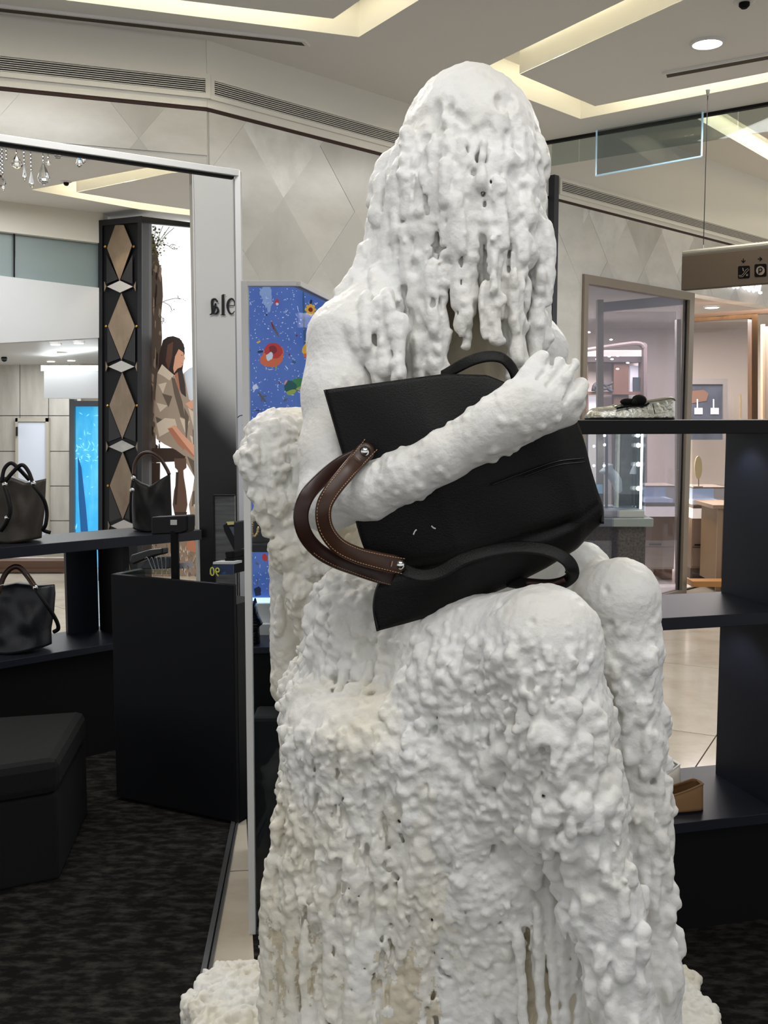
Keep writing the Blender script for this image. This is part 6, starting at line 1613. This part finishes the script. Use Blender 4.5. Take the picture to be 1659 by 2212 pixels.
nodules(90, (700, 1240, 760, 1120, 1.5, 1.7), (.002, .0045), .3)
flush(.008)
nodules(420, (405, 620, 2090, 2212, 1.9, 2.22), (.004, .014))
nodules(200, (1440, 1600, 2130, 2212, 1.9, 2.2), (.004, .012))
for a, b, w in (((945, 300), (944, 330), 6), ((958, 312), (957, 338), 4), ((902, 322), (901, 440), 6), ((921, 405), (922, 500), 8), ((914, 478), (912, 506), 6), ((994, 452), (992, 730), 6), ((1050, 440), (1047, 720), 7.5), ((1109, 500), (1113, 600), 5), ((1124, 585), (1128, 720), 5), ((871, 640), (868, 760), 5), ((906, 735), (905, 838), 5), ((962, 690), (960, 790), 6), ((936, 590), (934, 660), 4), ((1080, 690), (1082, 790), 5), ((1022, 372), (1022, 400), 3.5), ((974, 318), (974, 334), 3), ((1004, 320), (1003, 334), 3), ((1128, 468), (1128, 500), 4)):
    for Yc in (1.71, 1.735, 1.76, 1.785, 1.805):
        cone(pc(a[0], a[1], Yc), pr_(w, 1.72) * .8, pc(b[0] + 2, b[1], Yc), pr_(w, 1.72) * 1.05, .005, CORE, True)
for _ in range(46):
    a = rng.uniform(-1.2, 1.2); py = rng.uniform(170, 420); c = pc(1010 + 150 * math.sin(a), py, 1.76)
    for _k in range(6):
        g = grad(c[None])[0]; g /= np.linalg.norm(g) + 1e-9; c = c - g * float(np.clip(samp(c[None])[0], -.03, .03))
    w = rng.uniform(.004, .009); ell(c, (w, w, w * rng.uniform(.9, 2.2)), .009, None, True)
# hollow between the chair's rim and its back, with thin wax strings
for Yc in (1.985, 2.0):
    cone(pc(652, 985, Yc), pr_(20, 2.0), pc(700, 1225, Yc), pr_(22, 2.0), .012, CORE, True)
for k in range(9):
    x = 636 + k * 8; strand([pc(x, 965 + k * 3, 2.0), pc(x + 10, 1100, 2.012), pc(x + 26, 1240, 2.0)], pr_(rng.uniform(3, 5.5), 2.0), CHAIR, .8, .2, .5)
# hanging strings between the legs and at the foot of the skirt
for _ in range(60):
    x = rng.uniform(880, 1290) if _ % 4 == 0 else rng.uniform(880, 1120); y0 = rng.uniform(1620, 1930); Y = 1.625 - (x - 880) / 410 * .085
    strand([pc(x, y0, Y), pc(x + rng.normal(0, 8), (y0 + 2200) / 2, Y), pc(x + rng.normal(0, 16), rng.uniform(2000, 2290), Y)], pr_(rng.uniform(4.5, 11), 1.6), BODY, .8, .25, .8)
for _ in range(80):
    x = rng.uniform(575, 960); y0 = rng.uniform(1850, 1990); Y = max(1.628, 1.735 - (x - 575) / 170 * .10)
    strand([pc(x, y0, Y), pc(x + rng.normal(0, 6) - 8, 2280, Y - .006)], pr_(rng.uniform(4, 9), 1.7), CHAIR, .9, .26, .9)
for pts in ([(868, 1712, 1.60), (888, 1730, 1.595), (893, 1765, 1.595), (884, 1790, 1.60)], [(1050, 1645, 1.535), (1075, 1618, 1.525), (1115, 1608, 1.52), (1160, 1618, 1.52)], [(1052, 1650, 1.535), (1060, 1680, 1.54)]):
    strand([pc(*q) for q in pts], .013, BODY, .9, .2, .8)
flush(.007)
for x0, x1, y0, y1, w in ((1138, 1140, 2010, 2290, 17), (1170, 1176, 1985, 2290, 9), (1225, 1240, 1960, 2290, 15), (1205, 1222, 2010, 2290, 10), (1250, 1272, 2030, 2290, 10), (1085, 1086, 2080, 2290, 6), (1010, 1010, 1990, 2060, 6), (990, 992, 2120, 2200, 6)):
    for Yc in np.arange(1.42, 1.68, .03):
        cone(pc(x0, y0, Yc), pr_(w, 1.55) * .45, pc(x1, y1, Yc), pr_(w, 1.55), .006, CORE, True)
for x, y0 in ((1160, 1960), (1192, 1940), (1210, 1990), (1245, 1950), (1262, 2010), (1120, 2020)):
    strand([pc(x, y0, 1.555), pc(x + 6, (y0 + 2260) / 2, 1.553), pc(x + 16, 2270, 1.55)], pr_(rng.uniform(4.5, 8.5), 1.55), BODY, .85, .28, .9)
flush(.006)
# vertical hollows between the skirt runs, small pits
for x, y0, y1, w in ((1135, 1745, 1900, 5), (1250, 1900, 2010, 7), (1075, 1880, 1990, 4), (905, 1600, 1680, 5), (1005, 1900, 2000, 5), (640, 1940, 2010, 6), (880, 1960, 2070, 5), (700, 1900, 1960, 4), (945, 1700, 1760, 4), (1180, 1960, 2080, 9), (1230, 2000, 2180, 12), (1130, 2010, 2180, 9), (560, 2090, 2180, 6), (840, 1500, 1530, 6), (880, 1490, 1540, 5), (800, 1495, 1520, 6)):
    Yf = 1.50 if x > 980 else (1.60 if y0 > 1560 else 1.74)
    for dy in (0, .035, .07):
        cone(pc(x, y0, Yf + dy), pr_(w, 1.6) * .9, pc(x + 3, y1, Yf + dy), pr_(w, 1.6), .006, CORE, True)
for _ in range(150):     # fine vertical slits between the runs
    x, y, ln = rng.uniform(590, 1240), rng.uniform(1660, 2150), rng.uniform(20, 110)
    w = rng.uniform(.0016, .0034)
    c = np.stack([pc(x + rng.normal(0, 2), y + ln * t, 1.62) for t in (0, .33, .66, 1)])
    for _k in range(6):
        g = grad(c); g /= np.linalg.norm(g, axis=1, keepdims=True) + 1e-9; c = c - g * np.clip(samp(c), -.03, .03)[:, None]
    if (np.abs(samp(c)) < .006).all() and np.abs(np.diff(c[:, 0])).max() < .03 and np.abs(np.diff(c[:, 1])).max() < .05:
        for p_, q_ in zip(c, c[1:]):
            for dd in (0., .007): cone(p_ + [0, dd, 0], w, q_ + [0, dd, 0], w, .004, CORE, True)
for _ in range(70):
    c = pc(rng.uniform(1060, 1440), rng.uniform(1250, 1900), rng.uniform(1.40, 1.70))
    for _k in range(6):
        g = grad(c[None])[0]; g /= np.linalg.norm(g) + 1e-9; c = c - g * float(np.clip(samp(c[None])[0], -.03, .03))
    if g[1] < .2: ell(c, (.004, .006, rng.uniform(.004, .009)), .005, None, True)

# --- surface noise near the skin
def vnoise(pts, scale, seed):
    r_ = np.random.default_rng(seed); T = r_.random((64, 64, 64)).astype(np.float32)
    q = pts / scale; i = np.floor(q).astype(np.int32); f = (q - i).astype(np.float32); f = f * f * (3 - 2 * f); i &= 63; j = (i + 1) & 63
    x0, y0, z0 = i.T; x1, y1, z1 = j.T; fx, fy, fz = f.T
    a = T[x0, y0, z0] * (1 - fx) + T[x1, y0, z0] * fx; b = T[x0, y1, z0] * (1 - fx) + T[x1, y1, z0] * fx
    c = T[x0, y0, z1] * (1 - fx) + T[x1, y0, z1] * fx; d = T[x0, y1, z1] * (1 - fx) + T[x1, y1, z1] * fx
    return ((a * (1 - fy) + b * fy) * (1 - fz) + (c * (1 - fy) + d * fy) * fz) - .5
ii = np.nonzero(np.abs(D) < .012)
pts = np.stack(ii, 1).astype(np.float32) * VOX
amp = np.array([.0036, .0038, .0060, .0085, .003], np.float32)[LB[ii]]
wpt = pts + G0.astype(np.float32)
# limbs that stay smooth: upper arm and forearm, knees
for c, r in ((pc(712, 930, 1.76), .17), (pc(1000, 960, 1.6), .14), (pc(1160, 870, 1.56), .10), (pc(1190, 1370, 1.5), .075), (pc(1345, 1270, 1.66), .07), (pc(720, 760, 1.8), .10)):
    amp *= np.clip(np.linalg.norm(wpt - c.astype(np.float32), axis=1) / r, .42, 1)
D[ii] -= amp * (vnoise(pts, np.array([.030, .030, .042], np.float32), 1) * 1.0 + vnoise(pts, np.array([.0125, .0125, .016], np.float32), 2) * .8 + vnoise(pts, np.array([.0068, .0068, .0085], np.float32), 3) * .6 + vnoise(pts, np.array([.0125, .0125, .085], np.float32), 4) * np.where(LB[ii] == HAIR, 1.0, np.clip((1.22 - wpt[:, 2]) * 4, .35, 1.1)))
np.maximum(D[:, :, :1], .004, out=D[:, :, :1])
gr = openvdb.FloatGrid(background=.06); gr.copyFromArray(np.clip(D, -.06, .06))
vv, tt, qq = gr.convertToPolygons(isovalue=0.0, adaptivity=0.0)
del gr
li = np.clip((vv + .5).astype(int), 0, DIM - 1); vl = LB[li[:, 0], li[:, 1], li[:, 2]]
vw = vv * VOX + G0
low = vw[:, 2] < G0[2] + VOX * 2.2; vw[low, 2] = 0.0
# keep only the pieces connected to the main body
par = np.arange(len(vw))
for _ in range(60):
    m0 = par[qq].min(axis=1); old = par.copy()
    for c in range(4): np.minimum.at(par, qq[:, c], m0)
    par = par[par]
    if (par == old).all(): break
cnt = np.bincount(par, minlength=len(par)); keep = cnt[par] > 4000
qq = qq[keep[qq[:, 0]]]
fl_ = vl[qq[:, 0]].astype(int)

WX = bpy.data.materials.new('white_wax'); WX.use_nodes = True; nt = WX.node_tree; b = nt.nodes['Principled BSDF']
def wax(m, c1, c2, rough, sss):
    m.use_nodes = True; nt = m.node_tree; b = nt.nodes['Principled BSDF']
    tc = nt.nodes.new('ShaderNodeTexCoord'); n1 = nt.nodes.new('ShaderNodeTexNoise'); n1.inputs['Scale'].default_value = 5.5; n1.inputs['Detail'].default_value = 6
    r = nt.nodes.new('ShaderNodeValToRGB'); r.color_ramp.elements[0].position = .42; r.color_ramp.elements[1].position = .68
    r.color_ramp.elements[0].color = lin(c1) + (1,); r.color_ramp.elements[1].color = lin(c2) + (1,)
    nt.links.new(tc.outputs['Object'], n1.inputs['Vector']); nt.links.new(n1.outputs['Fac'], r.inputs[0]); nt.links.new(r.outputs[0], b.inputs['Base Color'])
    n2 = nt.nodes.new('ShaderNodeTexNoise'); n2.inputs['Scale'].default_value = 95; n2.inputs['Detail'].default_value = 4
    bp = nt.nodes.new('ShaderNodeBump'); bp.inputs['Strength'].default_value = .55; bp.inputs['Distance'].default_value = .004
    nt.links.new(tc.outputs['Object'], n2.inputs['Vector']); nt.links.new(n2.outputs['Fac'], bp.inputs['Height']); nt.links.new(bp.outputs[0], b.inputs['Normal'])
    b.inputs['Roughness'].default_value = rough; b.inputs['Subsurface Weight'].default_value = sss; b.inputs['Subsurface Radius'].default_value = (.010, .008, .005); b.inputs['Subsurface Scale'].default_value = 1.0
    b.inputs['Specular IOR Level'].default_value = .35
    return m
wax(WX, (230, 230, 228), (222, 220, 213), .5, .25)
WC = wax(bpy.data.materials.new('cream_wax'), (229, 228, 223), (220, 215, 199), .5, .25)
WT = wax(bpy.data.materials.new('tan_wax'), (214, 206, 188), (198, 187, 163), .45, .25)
ws = thing('wax_sculpture', (.08, 1.8, 0), 'seated figure of dripping white wax hugging a black tote, on a lumpy plinth', 'sculpture')
org = np.array([.08, 1.8, 0])
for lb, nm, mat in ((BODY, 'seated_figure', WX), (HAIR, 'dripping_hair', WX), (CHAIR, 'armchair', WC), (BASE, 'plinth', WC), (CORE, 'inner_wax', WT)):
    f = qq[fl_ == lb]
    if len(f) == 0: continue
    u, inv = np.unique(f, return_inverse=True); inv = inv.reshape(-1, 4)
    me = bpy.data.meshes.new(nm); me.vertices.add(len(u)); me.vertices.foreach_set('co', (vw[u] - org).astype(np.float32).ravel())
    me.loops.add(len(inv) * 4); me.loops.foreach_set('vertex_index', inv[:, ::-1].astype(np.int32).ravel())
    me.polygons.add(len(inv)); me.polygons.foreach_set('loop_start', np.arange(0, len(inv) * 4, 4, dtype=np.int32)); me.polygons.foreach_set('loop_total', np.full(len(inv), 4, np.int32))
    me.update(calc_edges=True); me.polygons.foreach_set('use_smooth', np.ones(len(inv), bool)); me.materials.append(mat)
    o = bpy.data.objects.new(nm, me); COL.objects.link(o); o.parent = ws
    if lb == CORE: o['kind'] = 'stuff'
    print(nm, len(inv))
del D, LB

# ------------------------------------------------------------------ the black tote held by the figure
TB = thing('large_tote_bag', P(1000, 1280, 1.66), 'large black leather tote with brown handles lying on its side in the wax arm', 'handbag')
BY = 1.665
f3 = lambda L: [P(x, y, BY + (z[0] if z else 0)) for x, y, *z in L]
top = f3([(702, 842), (780, 832, .0), (870, 820), (960, 808), (1050, 811), (1110, 835), (1180, 870), (1239, 902)])
left = f3([(702, 842), (716, 890), (732, 945), (748, 1000), (760, 1060), (770, 1120), (786, 1175), (806, 1215), (822, 1243), (811, 1282), (808, 1316), (816, 1362)])
bot = f3([(816, 1362), (880, 1345), (960, 1322), (1040, 1290), (1110, 1262), (1180, 1226), (1245, 1186), (1298, 1130)])
right = f3([(1239, 902), (1258, 960), (1270, 1010), (1285, 1060), (1297, 1095), (1298, 1130)])


def bulge_t(u, v):
    b = math.sin(PI * min(1, .06 + .94 * v)) ** .55 * (.18 + .82 * min(1, u / .35)) * (1 if u < .88 else .55 + .45 * (1 - (u - .88) / .12))
    b += .55 * math.exp(-((v - (.78 + .02 * u)) / .028) ** 2) * -(.5 if u < .85 else .1)
    return b
body = coons(top, bot, left, right, bulge_t, .036, 60, 56, fold=.0035, seed=4).build('body', M['bagblack'], TB, smooth=True)
# rolled edges
mb = MB(); mb.tube([p + Vector((0, -.004, 0)) for p in bez(left, 60)], .0026, 6); mb.build('mouth_edge', M['bagedge'], TB, smooth=True)
mb = MB(); mb.tube([p + Vector((0, -.01, 0)) for p in bez(right, 30)], .003, 6); mb.tube(bez([P(1239, 905, BY - .012), P(1256, 960, BY - .014), P(1268, 1010, BY - .014), P(1284, 1062, BY - .014), P(1290, 1100, BY - .012)], 20), .0028, 6); mb.build('base_piping', M['bagedge'], TB, smooth=True)
# horizontal seam lines and the base seam
mb = MB()
def on_front(px, py, back=.0): return P(px, py, BY - .046 + back)
mb.tube(bez([on_front(1262, 990, .012), on_front(1200, 998, .004), on_front(1130, 1022), on_front(1060, 1048)], 20), .0018, 6)
mb.tube(bez([on_front(1264, 998, .012), on_front(1200, 1006, .004), on_front(1130, 1030)], 20), .0014, 6)
mb.build('seam', M['bagedge'], TB, smooth=True)
FRT = .048
def hp(L): return [P(x, y, BY + z) for x, y, z in L]
# near handle (brown) and far handle
h1 = bez(hp([(801, 961, -.034), (776, 990, -.046), (748, 1022, -.075), (716, 1062, -.095), (699, 1098, -.10), (703, 1140, -.095), (728, 1176, -.085), (768, 1198, -.07), (818, 1212, -.055), (876, 1224, -.044)]), 70)
def strap(path, w, h, nrm, mat, name, parent, prof=None):
    mb = MB(); n = len(path); rs = [(prof(i / (n - 1)) if prof else 1) * ((.30, .62, .82, .94)[min(i, n - 1 - i)] if prof and min(i, n - 1 - i) < 4 else 1) for i in range(n)]
    mb.tube(path, rs, 12, flat=(w, h, nrm)); return mb.build(name, mat, parent, smooth=True)
cam_n = (0.05, -1, .15)
wprof = lambda t: 1.15 - .30 * math.sin(PI * t) ** .6
strap(h1, .0145, .0055, cam_n, M['brown'], 'near_handle', TB, wprof)
def stitches(path, off, parent, mat, every=.0045, up=.006):
    mb = MB(); L = 0; n = len(path)
    ds = [0]
    for i in range(1, n): ds.append(ds[-1] + (path[i] - path[i - 1]).length)
    k = 0
    while k * every + every * .6 < ds[-1]:
        def at_(s):
            for i in range(1, n):
                if s <= ds[i]: u = (s - ds[i - 1]) / (ds[i] - ds[i - 1] + 1e-9); return path[i - 1].lerp(path[i], u), (path[i] - path[i - 1]).normalized()
            return path[-1], (path[-1] - path[-2]).normalized()
        a, t = at_(k * every); b, t2 = at_(k * every + every * .62); nn = Vector(cam_n).normalized(); sd = t.cross(nn).normalized()
        w = wprof(k * every / ds[-1])
        a = a + sd * off * w + nn * up; b = b + sd * off * w + nn * up
        mb.bar(a, b, .0011, .0008, up=nn); k += 1
    o = mb.build('stitching', mat, parent, kind='stuff'); return o
stitches(h1, .0108, TB, M['thread'], up=.0056); stitches(h1, -.0108, TB, M['thread'], up=.0056)
h2 = bez(hp([(770, 985, -.012), (735, 1003, -.03), (700, 1030, -.06), (665, 1068, -.09), (650, 1110, -.095), (658, 1152, -.09), (684, 1186, -.075), (722, 1210, -.06), (770, 1228, -.035), (815, 1243, -.02), (850, 1252, .0)]), 50)
strap(h2, .0118, .004, (.2, -1, .1), M['dbrown'], 'far_handle', TB)
stitches(h2, .0085, TB, M['thread'], up=.0044)
for px, py, z in ((788, 976, -.047), (865, 1221, -.051)):
    c = P(px, py, BY + z); mb = MB(); mb.ball(c, .0072, 14, sc=(1, .6, 1)); mb.build('rivet', M['chrome'], TB, smooth=True)
    mb = MB(); mb.lathe((0, 0, 0), [(.0, 0)], 3) if False else mb.ball((c.x, c.y + .002, c.z), .0088, 14, sc=(1, .35, 1)); mb.build('rivet_washer', M['bagedge'], TB, smooth=True)
mb = MB(); mb.bar(P(769, 985, BY - .060), P(778, 994, BY - .060), .0013, .001); mb.bar(P(848, 1212, BY - .0605), P(845, 1224, BY - .0605), .0013, .001); mb.build('bar_tack', M['thread'], TB)
# lower shoulder strap with its free loop, upper strap behind
s1_ = bez(hp([(868, 1230, -.038), (910, 1243, -.042), (950, 1236, -.046), (1000, 1208, -.05), (1060, 1190, -.054), (1120, 1182, -.06), (1180, 1188, -.07), (1222, 1208, -.078), (1236, 1232, -.076), (1225, 1254, -.062), (1190, 1264, -.045), (1140, 1262, -.025), (1100, 1256, -.005)]), 70)
strap(s1_, .0115, .0026, (.0, -.75, .66), M['bagblack'], 'shoulder_strap', TB)
s3_ = bez(hp([(1226, 1256, -.0625), (1190, 1267, -.047), (1140, 1265, -.028)]), 20)
strap(s3_, .0105, .0030, (.1, -.6, -.4), M['dbrown'], 'strap_lining', TB)
s2_ = bez(hp([(955, 812, .02), (985, 795, .0), (1020, 778, -.01), (1055, 770, -.015), (1085, 774, -.015), (1104, 792, -.012), (1114, 815, -.005), (1116, 838, .0)]), 40)
strap(s2_, .0095, .003, (.3, -.8, .45), M['bagblack'], 'upper_strap', TB)
mb = MB()
for q in ([(893, 1155), (896, 1148), (900, 1144)], [(932, 1136), (936, 1140), (941, 1142)]):
    mb.tube(bez([P(x, y, BY - .047) for x, y in q], 6), .0011, 5)
mb.build('loose_thread', M['wthread'], TB)
mb = MB(); mb.tube(bez(hp([(772, 1218, -.02), (790, 1224, -.03), (812, 1222, -.045)]), 10), .0012, 5); mb.build('tag_string', M['wthread'], TB)
